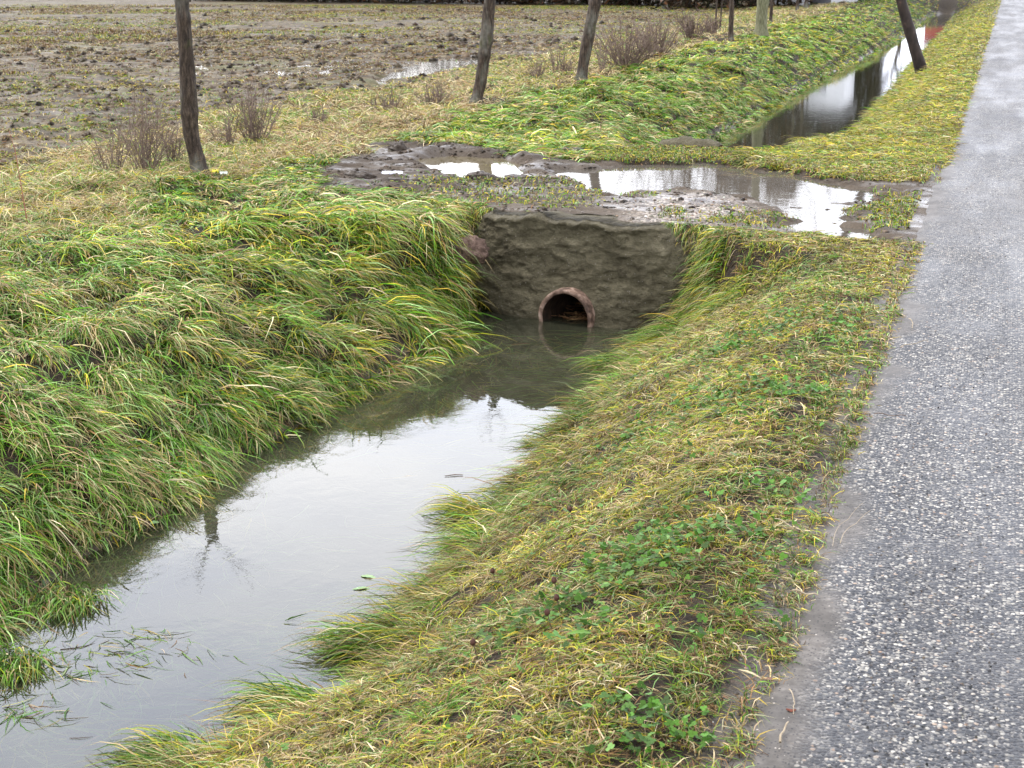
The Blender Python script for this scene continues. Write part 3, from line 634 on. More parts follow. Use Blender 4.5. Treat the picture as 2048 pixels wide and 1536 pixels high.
# 6. grass lying in the ditch water
def pW(x, y):
    dl = x - XL(y); dr = XR(y) - x
    e = 1.6 * np.exp(-np.abs(dl) / .22) * (y < 5.6) + 1.4 * np.exp(-np.abs(dr) / .24) * (.5 + (y > 7) + (y < 5)) + .5 * np.exp(-np.abs(dl) / .10) + .35 * (y > 7.4)
    spots = sum(np.exp(-(((x - a) ** 2 + (y - b) ** 2) / r ** 2)) for a, b, r in [(*at(230, 1330, WL), .16), (*at(60, 1420, WL), .2), (*at(560, 1280, WL), .17), (*at(660, 1250, WL), .12), (*at(1120, 720, WL), .35)])
    return np.clip(e * .5 + spots * .55, 0, 1) * (dl > 0) * (dr > 0) * (y < 9.25)
x, y = scatter([(3, 5, 2600), (5, 9.5, 1500)], pW); n = len(x)
left = (x - XL(y)) < (XR(y) - x)
az = np.where(left, R(-60), R(200)) + rng.normal(0, R(26), n) + (rng.random(n) < .2) * rng.normal(0, 1.2, n)
col = mixcol(n, 1. + 0 * x, .25 + 0 * x, .15 + 0 * x, .1 + 0 * x)
zz = WL + -rng.uniform(.003, .04, n); col = np.clip(col * 2.0 + .08, 0, .8)
o = blades('submerged_grass', x, y, az, .10 + .16 * rng.random(n), 0 * x + R(1.5), 0 * x - R(3), .0062 * rng.uniform(.6, 1.5, n), col, 4, .5, .1, z0=zz, lift=.0)
tag(o, 'loose grass blades trailing in the ditch water along both banks', 'grass', kind='stuff')
xs_, ys_ = [], []
for px, py, sx, m in [(220, 1300, .17, 150), (120, 1330, .12, 90), (40, 1420, .10, 90), (300, 1270, .07, 40), (1000, 990, .10, 30), (1210, 735, .10, 60), (940, 690, .10, 60), (600, 1250, .06, 10)]:
    a_, b_ = at(px, py, WL); xs_.append(a_ + rng.normal(0, sx, m)); ys_.append(b_ + rng.normal(0, sx * .45, m))
x = np.concatenate(xs_); y = np.concatenate(ys_); n = len(x)
o = blades('floating_grass', x, y, R(-20) + rng.normal(0, .9, n), .03 + .11 * rng.random(n), R(3) + R(12) * rng.random(n) * (rng.random(n) < .3), 0 * x - R(4), .0034 * rng.uniform(.6, 1.4, n), mixcol(n, 1 + 0 * x, .1 + 0 * x, .2 + 0 * x, .2 + 0 * x) * .8, 3, .9, .1, z0=WL + rng.uniform(-.004, .004, n), lift=0.)
tag(o, 'tangled mats of dark and pale grass floating on the ditch water', 'grass', kind='stuff')

# single tufts hanging into the water
def tuft(px, py, n, Lm, spread, azd, lb, z=WL + .05, up=38, g=1.0, yl=.35, name='grass_tuft'):
    bx, by = at(px, py, z); x = bx + np.clip(rng.normal(0, spread, n), -1.5 * spread, 1.5 * spread); y = by + np.clip(rng.normal(0, spread, n), -1.5 * spread, 1.5 * spread)
    col = mixcol(n, g + 0 * x, yl + 0 * x, .22 + 0 * x, .08 + 0 * x)
    zz = np.maximum(hs(x, y), WL) + .01
    o = blades(name, x, y, R(azd) + rng.normal(0, R(20), n), Lm * rng.uniform(.5, 1.2, n), R(up) + rng.normal(0, R(16), n), R(-35) + 0 * x, .0045 * rng.uniform(.7, 1.4, n), col, 4, .35, .25, floor=WL - .02, z0=zz)
    return tag(o, lb, 'grass tuft', 'grass tufts hanging into the ditch')
tuft(610, 1400, 420, .26, .055, 192, 'arched grass tuft lying out over the water, lowest on the right bank')
tuft(750, 1270, 380, .24, .06, 195, 'grass tuft pointing into the water above the lowest arched one')
tuft(360, 1500, 320, .22, .06, 180, 'pale grass tuft at the bottom edge of the water')
tuft(960, 1010, 260, .24, .05, 190, 'yellowish grass tuft with long stalks bending over the right shore', yl=1.2)
tuft(1330, 640, 420, .30, .07, 215, 'dark green grass tuft drooping in front of the headwall, right of the pipe', z=-.45)
tuft(1445, 515, 520, .16, .10, 235, 'yellowish shaggy grass tuft on top of the bank right of the headwall', z=-.04, yl=.8, up=30)
tuft(1250, 715, 300, .26, .07, 205, 'green grass tuft trailing in the water right of the pipe', z=-.58)
tuft(120, 1080, 380, .18, .07, -60, 'long blue green grass tuft hanging to the water at the left edge', z=-.40, yl=.1)
tuft(20, 1250, 320, .15, .06, -55, 'grass tuft lowest on the left bank', z=-.5, yl=.2)
tuft(395, 365, 240, .16, .06, -80, 'grass tuft around the foot of the nearest tree', z=0, up=60)
# 7. clover and small broad leaves in the verge
def pK(x, y):
    sp = sum(np.exp(-(((x - a) ** 2 + (y - b) ** 2) / r ** 2)) for a, b, r in
             [(*at(px, py), rr) for px, py, rr in [(1370, 775, .3), (1560, 800, .22), (1150, 1085, .2), (1250, 1120, .16), (1340, 1060, .16), (1440, 1090, .18), (1490, 1320, .12), (1330, 1480, .15), (1560, 1000, .12), (1080, 1180, .12), (1640, 660, .3), (1480, 640, .3), (1180, 1240, .1)]])
    return np.clip(sp, 0, 1) * (x > XR(y) + .2) * (x < edgeR(y) - .1) * .9 * (fbm(x * 7, y * 7, 2, 88) > .42) + .02 * (x > XR(y) + .2) * (x < edgeR(y) - .1)
x, y = scatter([(2.4, 5, 3300), (5, 9.5, 2000)], pK); n = len(x)
hz = hs(x, y) + .012 + .035 * rng.random(n); a0 = rng.uniform(0, 2 * np.pi, n); sz = .0035 + .0038 * rng.random(n)
Vs, tl_ = [], rng.normal(0, .35, (n, 2)); colr = pal(n, [(.050, .12, .014), (.07, .16, .024), (.10, .20, .05)], [1, 1, .5])
m = 7
for lf in range(3):
    a = a0 + lf * 2.094; lc = np.stack([x + np.cos(a) * sz, y + np.sin(a) * sz], -1)
    for k in range(m):
        t = k / m * 2 * np.pi; r = sz * (1 - .22 * (k == 0))
        dx = np.cos(a + t) * r; dy = np.sin(a + t) * r
        X1 = lc[:, 0] + dx; Y1 = lc[:, 1] + dy
        Vs.append(np.stack([X1, Y1, hz + (X1 - x) * tl_[:, 0] + (Y1 - y) * tl_[:, 1]], -1))
V = np.stack(Vs, 1).reshape(-1, 3); b = (np.arange(n) * 3 * m)[:, None]
Fk = np.concatenate([b + lf * m + np.arange(m)[None, :] for lf in range(3)])
o = make_mesh('clover', V, Fk, col=np.repeat(colr, 3 * m, 0), mat=MB)
tag(o, 'patches of small round green clover leaves in the verge grass', 'clover', kind='stuff')

# ------------------------------------------------------------------ tubes and trees
def tube(path, rad, ns=12, rough=0, seed=0, cap=True):
    path = np.asarray(path, float); n = len(path); V = []
    up = np.array([.31, .22, 1.0])
    for i in range(n):
        d = path[min(i + 1, n - 1)] - path[max(i - 1, 0)]; d /= np.linalg.norm(d) + 1e-9
        a = np.cross(d, np.array([1., .1, .05]) if abs(d[2]) > .7 else np.array([0, 0, 1.])); a /= np.linalg.norm(a); b = np.cross(d, a)
        t = np.arange(ns) / ns * 2 * np.pi; r = rad[i] * np.ones(ns)
        if rough: r = r * (1 + rough * (fbm(np.cos(t) * 1.5 + 9, np.sin(t) * 1.5 + i * .28, 3, seed) - .5) * 2)
        V.append(path[i] + a * (np.cos(t) * r)[:, None] + b * (np.sin(t) * r)[:, None])
    V = np.concatenate(V); F = []
    for i in range(n - 1):
        a = np.arange(ns) + i * ns; b = np.roll(np.arange(ns), -1) + i * ns; F.append(np.stack([a, b, b + ns, a + ns], -1))
    return V, np.concatenate(F)
def joinm(parts):
    V, F, o = [], [], 0
    for v, f in parts: V.append(v); F.append(f + o); o += len(v)
    return np.concatenate(V), np.concatenate(F)
def respl(pts, rad, n):
    pts = np.asarray(pts, float); s = np.concatenate([[0], np.cumsum(np.linalg.norm(np.diff(pts, axis=0), axis=1))]); t = np.linspace(0, s[-1], n)
    # smooth by averaging the linear interpolation
    P = np.stack([np.interp(t, s, pts[:, k]) for k in range(3)], -1); Rr = np.interp(t, s, rad)
    for _ in range(3): P[1:-1] = (P[:-2] + 2 * P[1:-1] + P[2:]) / 4
    return P, Rr
def branches(start, dirv, length, rad, depth, out, rs, spread=.6, nch=3, ns=5, up=.25):
    d = np.array(dirv, float); d /= np.linalg.norm(d); p = np.array(start, float); pts = [p.copy()]; n = 5
    for i in range(n):
        d = d + rs.normal(0, .12, 3); d[2] += up * .12; d /= np.linalg.norm(d); p = p + d * length / n; pts.append(p.copy())
    out.append(tube(pts, np.linspace(rad, rad * .45, len(pts)), ns))
    if depth:
        for k in range(nch):
            i = rs.integers(2, n + 1); e = d + rs.normal(0, spread, 3); e[2] = abs(e[2]) * .6 + .2
            branches(pts[i], e, length * rs.uniform(.5, .8), rad * .5, depth - 1, out, rs, spread, nch, max(3, ns - 1), up)
def tree(name, base_px, path, widths, top_z, label, cat='tree', group='bare trees in the row behind the ditch', seed=0, mat=None, crown=True, flare=1.15):
    b = at(*base_px); d = float(np.array(b) @ FW)
    pts = [at_depth(px, py, d) for px, py in path]; rad = [w_ / 2 * (d * math.cos(PITCH)) / FPX for w_ in widths]
    pts[0][2] = -.03; dv = pts[-1] - pts[-2]; dv /= np.linalg.norm(dv); rs = np.random.default_rng(seed)
    low = dv.copy(); low[0] *= .5; low[1] *= .5; low /= np.linalg.norm(low)
    while pts[-1][2] < top_z:
        pts.append(pts[-1] + low * .35 + rs.normal(0, .015, 3)); rad.append(rad[-1] * .965)
    P, Rr = respl(pts, rad, 60); Rr[:5] *= np.linspace(flare + .25, 1.02, 5)
    for kk in range(3):
        i = rs.integers(8, 50); Rr[i - 1:i + 2] *= np.array([1.05, 1.12, 1.05])
    root = empty(name, (P[0][0], P[0][1], 0)); tag(root, label, cat, group)
    V, F = tube(P, Rr, 20, .16, seed + 300)
    make_mesh('trunk', rel(V, (P[0][0], P[0][1], 0)), F, smooth=True, mat=mat or MBARK, parent=root)
    if crown:
        out = []
        for k in range(3):
            a = k * 2.1 + rs.uniform(0, 1); branches(P[-1 - (k % 3)], (math.cos(a) * .8, math.sin(a) * .8, 1), rs.uniform(.25, .45), Rr[-1] * .11, 1, out, rs)
        V, F = joinm(out); make_mesh('crown', rel(V, (P[0][0], P[0][1], 0)), F, mat=mat or MBARK, parent=root)
    return root
tree('bare_tree', (400, 355), [(400, 360), (394, 320), (383, 275), (378, 215), (373, 120), (367, 40), (364, 0)], [38, 34, 33, 34, 30, 29, 27], 1.48,
     'nearest bare tree trunk leaning left with pale patch halfway up, at the left', seed=1)
tree('bare_tree', (950, 215), [(949, 218), (955, 190), (962, 160), (969, 110), (975, 55), (977, 30), (980, 0)], [26, 24, 24, 25, 26, 24, 23], 2.2,
     'dark knobbly bare trunk leaning right behind the brown puddle', seed=2)
tree('bare_tree', (1162, 168), [(1161, 172), (1168, 120), (1179, 60), (1186, 25), (1192, 0)], [23, 22, 24, 22, 21], 2.4,
     'bare trunk with a pale streak down it, right of the knobbly trunk', seed=3)
tree('bare_tree', (1462, 85), [(1462, 86), (1462, 50), (1464, 0)], [11, 10, 9], 2.2, 'thin dark bare trunk beside the thick green grey trunk', seed=4)
MGB = m_noise('algae_green_bark', [(.3, (.05, .05, .028)), (.5, (.11, .11, .06)), (.72, (.19, .18, .12))], 12, (3, 3, .7), .7, .7, .01)
tree('bare_tree', (1522, 75), [(1522, 78), (1523, 40), (1526, 0)], [26, 23, 22], 3.3, 'thick straight trunk coated in green grey algae', seed=5, mat=MGB)
tree('bare_tree', (1541, 47), [(1541, 48), (1544, 0)], [7, 6], 2.4, 'thin dark trunk just behind the thick green grey one', seed=6)
for i, (px, py, w_, lb) in enumerate([(1430, 58, 4, 'leftmost slim sapling at the hedge end of the dry strip'), (1440, 56, 3.5, 'slim sapling standing just left of the thin dark trunk'),
                                      (1594, 20, 6, 'far small trunk left of the white building'), (1612, 15, 8, 'far dark trunk nearest the white building')]):
    tree('sapling' if i < 2 else 'bare_tree', (px, py), [(px, py + 1), (px + 2, py - 25)], [w_, w_ * .85], 3.0, lb, cat='sapling' if i < 2 else 'tree', group='small trees at the far end of the row', seed=20 + i)
MDK = m_noise('dark_wet_bark', [(.3, (.012, .009, .008)), (.6, (.035, .025, .020)), (.78, (.11, .065, .05))], 6, (1.5, 1.5, .8), .6, .7, .01)
pb = at(1835, 110)
lean_pts = np.array([(pb[0] + .02, pb[1], -.15), (pb[0] - .31, pb[1], .5), (pb[0] - .36 * 1.7, pb[1], 1.0), (pb[0] - 1.28, pb[1], 2.1), (pb[0] - 1.62, pb[1], 2.75)])
# follow the leaning trunk on the photo in its lower metre
q0 = at_depth(1833, 108, float(np.array(pb) @ FW)); q1 = at_depth(1816, 50, float(np.array(pb) @ FW)); q2 = at_depth(1802, 0, float(np.array(pb) @ FW))
dq = (q2 - q0) / np.linalg.norm(q2 - q0)
lp = [q0 - dq * .6, q0, q1, q2] + [q2 + dq * k * .5 + np.array([0, 0, .03 * k]) for k in range(1, 6)]
P, Rr = respl(lp, [.118, .105, .095, .09] + [.085 - .006 * k for k in range(5)], 50)
root = empty('leaning_tree', (q0[0], q0[1], 0)); tag(root, 'dark bare trunk leaning left over the far ditch beside the road', 'tree')
V, F = tube(P, Rr, 16, .15, 77); make_mesh('trunk', rel(V, (q0[0], q0[1], 0)), F, smooth=True, mat=MDK, parent=root)
out = []; rs = np.random.default_rng(8)
for k in range(4): branches(P[-2], (dq[0] + rs.normal(0, .5), rs.normal(0, .5), dq[2]), .8, .014, 1, out, rs)
V, F = joinm(out); make_mesh('crown', rel(V, (q0[0], q0[1], 0)), F, mat=MDK, parent=root)

# ------------------------------------------------------------------ far background
MTREE = m_noise('far_twigs', [(.3, (.04, .028, .02)), (.7, (.11, .085, .065))], 3, rough=.8)
def fartree(x, y, h, seed, lb):
    rs = np.random.default_rng(seed); out = []
    pts = [(0, 0, -.1)] + [(rs.normal(0, .1) * k, rs.normal(0, .1) * k, h * .14 * k) for k in range(1, 5)]
    tr = tube(pts, np.linspace(.16, .09, 5) * h / 7, 7)
    for k in range(13):
        z = h * rs.uniform(.15, .6); a = rs.uniform(0, 6.28)
        branches((0, 0, z), (math.cos(a), math.sin(a), rs.uniform(.5, 1.6)), h * rs.uniform(.22, .42), .05 * h / 7, 3, out, rs, .7, 3, 4)
    root = empty('far_tree', (x, y, -.1)); tag(root, lb, 'tree', 'bare trees at the end of the field')
    make_mesh('trunk', *tr, mat=MTREE, parent=root); V, F = joinm(out); make_mesh('crown', V, F, mat=MTREE, parent=root)
    return root
protos = []
for i, (x, y, h, lb) in enumerate([(-12.0, 61, 9.5, 'tall bare tree at the left end of the wood behind the hedge'), (-10.6, 63, 10.5, 'tallest bare tree behind the hedge'),
        (-9.4, 61.5, 9.5, 'tall bare tree behind the hedge, second from the white building'), (-8.2, 66, 8.5, 'bare tree standing behind the white building')]):
    protos.append(fartree(x, y, h, 40 + i, lb))
for i, (x, y, s, src, lb) in enumerate([(-14.2, 64, .62, 0, 'lower bare tree left of the tall wood'), (-17, 62, .5, 1, 'small bare tree behind the middle of the hedge'), (-21, 64, .5, 2, 'small bare tree behind the left half of the hedge'), (-26, 65, .55, 3, 'leftmost small bare tree behind the hedge'), (-5.2, 82, .5, 1, 'small bare tree near the red building')]):
    r0 = protos[src]; c = r0.copy(); COL.objects.link(c); c.location = (x, y, -.1); c.scale = (s, s, s); c['label'] = lb
    for ch in r0.children:
        d = ch.copy(); COL.objects.link(d); d.parent = c
# dark hedge along the end of the field: leafy mass and twigs
hn = 26000; hx_ = rng.uniform(-34, -7.2, hn); hh_ = 2.4 + 1.6 * fbm(hx_ * .5, hx_ * 0, 3, 211) + 1.4 * sst(-13, -11, hx_)
he = 60.0 + (hx_ + 17) * -.10 + rng.normal(0, .8, hn) + 1.2; he = np.where(hx_ > -12, he - (hx_ + 12) * -.9 - 3.5, he)
hz_ = rng.random(hn) ** 1.3 * hh_
hc = pal(hn, [(.030, .022, .014), (.055, .035, .02), (.025, .03, .014), (.14, .065, .03)], [1, 1, .8, .25])
o = blades('hedge', hx_, he, rng.uniform(0, 6.28, hn), rng.uniform(.2, .6, hn), rng.uniform(-.5, 1.5, hn), rng.uniform(-1, 1, hn), rng.uniform(.03, .14, hn), hc, 2, .6, 0, z0=hz_ - .1)
tag(o, 'dark brown hedge and undergrowth along the far end of the field', 'hedge', kind='stuff')
hn = 30000; hx_ = rng.uniform(-13.2, -5.2, hn); hh_ = np.interp(hx_, [-13.2, -12, -8.6, -7.8, -6, -5.2], [4.5, 8.2, 8.0, 6.2, 5.2, 3.2]) * (.85 + .3 * fbm(hx_ * 1.3, hx_ * 0, 3, 214))
hy_ = 70 + rng.normal(0, .9, hn); hz_ = rng.random(hn) * hh_
o = blades('thicket', hx_, hy_, rng.uniform(0, 6.28, hn), rng.uniform(.25, .8, hn), rng.uniform(-.5, 1.5, hn), rng.uniform(-1, 1.2, hn), rng.uniform(.03, .10, hn), pal(hn, [(.035, .026, .018), (.065, .048, .034), (.03, .034, .018)], [1, 1, .6]), 2, .6, 0, z0=hz_ - .1)
tag(o, 'tall brown thicket behind the white building', 'thicket', kind='stuff')
def boxm(x0, x1, y0, y1, z0, z1):
    V = np.array([(x, y, z) for x in (x0, x1) for y in (y0, y1) for z in (z0, z1)], float)
    return V, np.array([[0, 1, 3, 2], [4, 6, 7, 5], [0, 4, 5, 1], [2, 3, 7, 6], [0, 2, 6, 4], [1, 5, 7, 3]])
MWH = m_noise('white_render', [(.3, (.62, .63, .64)), (.7, (.78, .79, .80))], 2, rough=.8, bstr=.1)
MGRY = m_noise('grey_roofing', [(.3, (.12, .12, .13)), (.7, (.20, .20, .21))], 4, rough=.8, bstr=.2)
MRED = m_noise('red_brown_boards', [(.3, (.20, .045, .035)), (.7, (.30, .075, .055))], 3, rough=.7, bstr=.1)
MCRM = m_noise('cream_paint', [(.3, (.55, .45, .28)), (.7, (.65, .55, .36))], 3, rough=.7, bstr=.1)
MDARK = m_noise('dark_glass', [(.3, (.02, .02, .025)), (.7, (.04, .04, .045))], 3, rough=.2, bstr=.05)
b = empty('white_building', (-8.6, 62, 0)); tag(b, 'low white flat roofed building at the far end of the grass', 'building')
make_mesh('wall', *boxm(-.9, 2.6, 0, 5, -.1, 2.85), mat=MWH, parent=b); make_mesh('roof', *boxm(-1.05, 2.75, -.2, 5.2, 2.853, 3.15), mat=MGRY, parent=b)
o = make_mesh('door', *boxm(1.2, 2.0, -.04, -.003, -.1, 2.0), mat=MGRY, parent=b); o = make_mesh('window', *boxm(-.3, .6, -.04, -.003, 1.2, 2.1), mat=MDARK, parent=b)
b = empty('red_building', (-5.0, 118, 0)); tag(b, 'small red brown shed with a cream corner strip, far beyond the ditch', 'building')
make_mesh('wall', *boxm(-.8, 1.0, 0, 3, -.1, 3.0), mat=MRED, parent=b); make_mesh('corner_strip', *boxm(.55, .67, -.05, -.003, -.1, 3.0), mat=MCRM, parent=b)
make_mesh('roof', *boxm(-1.0, 1.2, -.3, 3.3, 3.003, 3.2), mat=MGRY, parent=b)

# ------------------------------------------------------------------ dead weeds
def weed(px, py, htpx, wpx, nst, lb, name='dead_weed', seed=0, dark=1):
    bx, by = at(px, py); d = math.hypot(bx, by); k = d / FPX; hgt = htpx * k * 1.02; wid = wpx * k / 2; rs = np.random.default_rng(seed + 500); out = []
    z0 = float(hs(np.array([bx]), np.array([by]))[0])
    for i in range(int(nst * 1.9)):
        a = rs.uniform(0, 6.28); sp = rs.uniform(0, 1) ** .7; r0 = rs.uniform(0, .3) * wid
        top = np.array([math.cos(a) * wid * sp * rs.uniform(.7, 1.3), math.sin(a) * wid * sp, hgt * rs.uniform(.3, 1.05) ** .8 * (1 - .25 * sp)]); lean_ = rs.normal(0, .10 * hgt, 2); top[:2] += lean_
        st = np.array([math.cos(a) * r0, math.sin(a) * r0, -.02]); pts = [st + (top - st) * t + np.array([rs.normal(0, .012), rs.normal(0, .012), 0]) * (t > 0) for t in np.linspace(0, 1, 6)]
        rr = rs.uniform(.0026, .0048) * max(1, d / 12)
        out.append(tube(pts, np.linspace(rr, rr * .5, 6), 3))
        for j in range(rs.integers(3, 8)):
            t = rs.uniform(.3, .95); p0 = st + (top - st) * t; e = np.array([rs.normal(0, 1), rs.normal(0, 1), abs(rs.normal(.9, .4))]); e /= np.linalg.norm(e); l = hgt * rs.uniform(.1, .28)
            out.append(tube([p0, p0 + e * l * .5 + rs.normal(0, .006, 3), p0 + e * l], [rr * .6, rr * .45, rr * .3], 3))
    V, F = joinm(out); o = make_mesh(name, V, F, mat=MTWIG); o.location = (bx, by, z0)
    return tag(o, lb, 'dead weed', 'dead brown weeds along the dry strip')
weed(290, 340, 190, 130, 26, 'wide dead weed bush left of the nearest tree', seed=1)
weed(225, 330, 120, 110, 14, 'low dead weed on the outer left of the wide bush', seed=12)
weed(345, 325, 110, 60, 12, 'small dead weed squeezed against the nearest tree trunk', seed=2)
weed(512, 282, 140, 100, 26, 'tall dead weed bush right of the nearest tree', seed=3)
weed(455, 285, 80, 80, 12, 'low dead weed between the nearest tree and the tall bush', seed=13)
weed(870, 213, 50, 90, 20, 'low tangled dead weed just left of the knobbly trunk', seed=4)
weed(778, 222, 55, 60, 18, 'brown wilted weed clump left of the low tangled one', seed=5)
weed(745, 210, 60, 20, 5, 'thin upright weed stalks behind the wilted clump', seed=6)
weed(1075, 165, 50, 40, 10, 'short dead weed between the two middle trunks', seed=7)
weed(1250, 140, 100, 150, 46, 'large dead weed thicket right of the streaked trunk', seed=8)
weed(1310, 118, 80, 130, 34, 'dead weed at the right end of the large thicket', seed=9)
weed(1385, 80, 60, 100, 26, 'pale dead weed before the slim saplings', seed=10)
weed(1420, 72, 50, 60, 16, 'last dead weed under the slim saplings', seed=14)
weed(1120, 150, 70, 60, 12, 'thin dead weed left of the streaked trunk', seed=15)
weed(640, 240, 60, 50, 9, 'sparse dead weed halfway between the nearest tree and the knobbly trunk', seed=16)
weed(1205, 150, 60, 30, 5, 'few dead stalks close to the streaked trunk', seed=11)
bx, by = at(58, 462); z0 = 0
V, F = tube([at_depth(x_, y_, float(np.array([bx, by]) @ FW)) for x_, y_ in [(58, 468), (52, 430), (42, 370), (30, 300), (18, 262)]], [.004, .0036, .003, .0024, .0015], 5)
o = make_mesh('dry_stalk', rel(V, (bx, by, 0)), F, mat=m_noise('red_stalk', [(.3, (.16, .06, .04)), (.7, (.28, .12, .08))], 20)); o.location = (bx, by, 0)
tag(o, 'single thin reddish stalk standing in the grass at the left edge', 'stalk')

# ------------------------------------------------------------------ small things
# second headwall remnant at the far side of the crossing
a0 = np.array(at(1325, 284)); a1 = np.array(at(1440, 291))
nu, nv = 50, 14; t = np.linspace(0, 1, nu); an = np.linspace(0, np.pi, nv); Vr = []
dr = (a1 - a0) / np.linalg.norm(a1 - a0); pn = np.array([-dr[1], dr[0]])
for i in range(nu):
    c = a0 + (a1 - a0) * t[i]; hh = .055 * (.6 + .8 * float(fbm(np.array([i * .2]), np.array([0.]), 3, 221)[0])) * math.sin(math.pi * min(1, max(.02, t[i]))) ** .4
    for q in an: Vr.append((c[0] + pn[0] * .11 * math.cos(q), c[1] + pn[1] * .11 * math.cos(q), -.03 + (hh + .03) * math.sin(q) + .006 * math.sin(i * 1.7 + q * 5)))
o = make_mesh('concrete_edge', rel(Vr, (a0[0], a0[1], 0)), grid_faces(nu, nv), smooth=True, mat=MWALL); o.location = (a0[0], a0[1], 0)
tag(o, 'worn concrete edge showing at the far side of the crossing', 'concrete edge')
# clods of mud
MCL = m_noise('dark_wet_mud', [(.3, (.022, .016, .012)), (.7, (.07, .055, .042))], 25, rough=.45, bstr=.9, bdist=.015)
def clod(px, py, wpx, hpx, lb, seed, mat=MCL, name='mud_clod', cat='mud clod', grp='mud clods thrown up by tyres', depth=.8, zb=None):
    bx, by = at(px, py, zb or 0); k = math.hypot(bx, by) / FPX; nu, nv = 40, 20
    u, v = np.meshgrid(np.linspace(0, 2 * np.pi, nu), np.linspace(0, np.pi, nv), indexing='ij')
    r = 1 + (fbm(np.cos(u) * np.sin(v) * 2.6 + 5, np.sin(u) * np.sin(v) * 2.6 + np.cos(v) * 3.1, 4, seed) - .5) * 1.1
    a = wpx * k / 2; h = hpx * k * 1.05
    P = np.stack([a * r * np.cos(u) * np.sin(v), a * depth * r * np.sin(u) * np.sin(v), h * r * np.cos(v)], -1).reshape(-1, 3)
    o = make_mesh(name, P, grid_faces(nu, nv), smooth=True, mat=mat); z0 = float(hs(np.array([bx]), np.array([by]))[0]) if zb is None else zb
    o.location = (bx, by, z0); return tag(o, lb, cat, grp)
clod(962, 356, 70, 12, 'crumbly mud clod at the near edge of the brown puddle', 301)
clod(1035, 356, 60, 6, 'flatter mud clod right of the crumbly one at the brown puddle', 302)
clod(795, 302, 40, 14, 'rounded mud clod at the left end of the brown puddle', 303)
clod(720, 352, 60, 12, 'dark mud clod left in the wheel rut', 304)
clod(1140, 303, 60, 8, 'smooth mud clod beyond the right end of the brown puddle', 305)
clod(1455, 376, 80, 6, 'long mud clod on the near edge of the clear puddle', 306)
MER = m_noise('root_matted_earth', [(.3, (.05, .032, .024)), (.5, (.13, .085, .065)), (.75, (.22, .15, .12))], 30, rough=.8, bstr=1, bdist=.03)
clod(936, 500, 84, 26, 'reddish brown earth lump with roots at the left shoulder of the headwall', 307, MER, 'earth_lump', 'earth lump', None, .7, zb=-.19)

# flat leaves
def leaf(px, py, lpx, wpx, deg, colr, lb, name='broad_leaf', z=None, up=.035, grp=None, cat='leaf'):
    zz = 0
    for _ in range(4):
        bx, by = at(px, py, zz); zz = max(float(hs(np.array([bx]), np.array([by]))[0]), WL) + up if z is None else z
    k = math.hypot(bx, by) / FPX; L_ = lpx * k; Wd = wpx * k; n = 12; t = np.linspace(0, 1, n); ww = Wd / 2 * np.sin(np.pi * np.clip(t * .96 + .04, 0, 1)) ** .8
    a = YAW + R(deg); dx = np.array([math.cos(a), math.sin(a)]); dn = np.array([-dx[1], dx[0]]); V = []
    for i in range(n):
        s = (t[i] - .5) * L_ ; droop = -.25 * L_ * (t[i] - .4) ** 2
        for j in (-1, -.5, 0, .5, 1):
            V.append((dx[0] * s + dn[0] * ww[i] * j, dx[1] * s + dn[1] * ww[i] * j, droop + .18 * abs(j) * ww[i] + .1 * ww[i] * math.sin(i * 2.1) * abs(j)))
    V = np.array(V)
    # tilt towards the viewer a little, as they lie on the slope
    V = np.concatenate([V, V - np.array([[0, 0, .0006]])])
    f = grid_faces(n, 5); o = make_mesh(name, V, np.concatenate([f, f[:, ::-1] + n * 5]), col=np.repeat(np.array([colr]), len(V), 0) * rng.uniform(.85, 1.15, (len(V), 1)), smooth=True, mat=MB)
    o.location = (bx, by, zz); return tag(o, lb, cat, grp)
GRP = 'broad leaves in the bank grass'
for a in [(550, 750, 26, 16, 20, (.42, .42, .06), 'yellow leaf low on the left bank'), (612, 762, 34, 13, -25, (.15, .26, .09), 'broad green leaf right of the yellow leaf on the left bank'),
          (480, 772, 40, 12, 12, (.14, .24, .07), 'long green leaf left of the yellow leaf on the left bank'), (270, 1052, 22, 24, 70, (.17, .30, .10), 'round green leaf close above the water at the left'),
          (182, 1062, 26, 30, 100, (.15, .27, .08), 'large green leaf hanging low on the left bank'), (310, 1045, 20, 18, 40, (.20, .32, .13), 'pale green leaf beside the round one near the water'),
          (866, 578, 12, 8, -60, (.60, .68, .55), 'small pale leaf on the bank left of the headwall'), (235, 560, 22, 10, 50, (.40, .44, .04), 'yellow flowering weed leaf on the upper left bank'),
          (1500, 1345, 60, 8, -40, (.50, .42, .26), 'curled straw coloured leaf on the verge near the road'), (808, 1260, 20, 20, 30, (.22, .33, .13), 'round pale green leaf at the right bank'),
          (880, 1290, 60, 12, 30, (.13, .26, .07), 'long green dock leaf on the right bank'), (1160, 1265, 60, 18, 10, (.12, .23, .04), 'broad dark dock leaf on the verge'),
          (1420, 1030, 10, 6, 20, (.30, .28, .2), 'tiny dry leaf in the verge clover'), (1200, 1330, 28, 10, 35, (.20, .30, .10), 'narrow green leaf on the verge below the dock leaf')]:
    px, py, l_, w_, dg, c_, lb = a; leaf(px, py, l_, w_, dg, c_, lb, grp=GRP)
leaf(738, 1153, 38, 14, -15, (.30, .42, .22), 'pale green leaf floating by the right bank', z=WL + .003, grp=GRP)
leaf(725, 1176, 44, 12, 15, (.26, .38, .2), 'second pale leaf floating just below the first', z=WL + .003, grp=GRP)
leaf(1582, 1420, 14, 22, 80, (.16, .05, .03), 'reddish brown dry leaf on the silt at the road edge', z=.004, grp='dry leaves at the road edge')
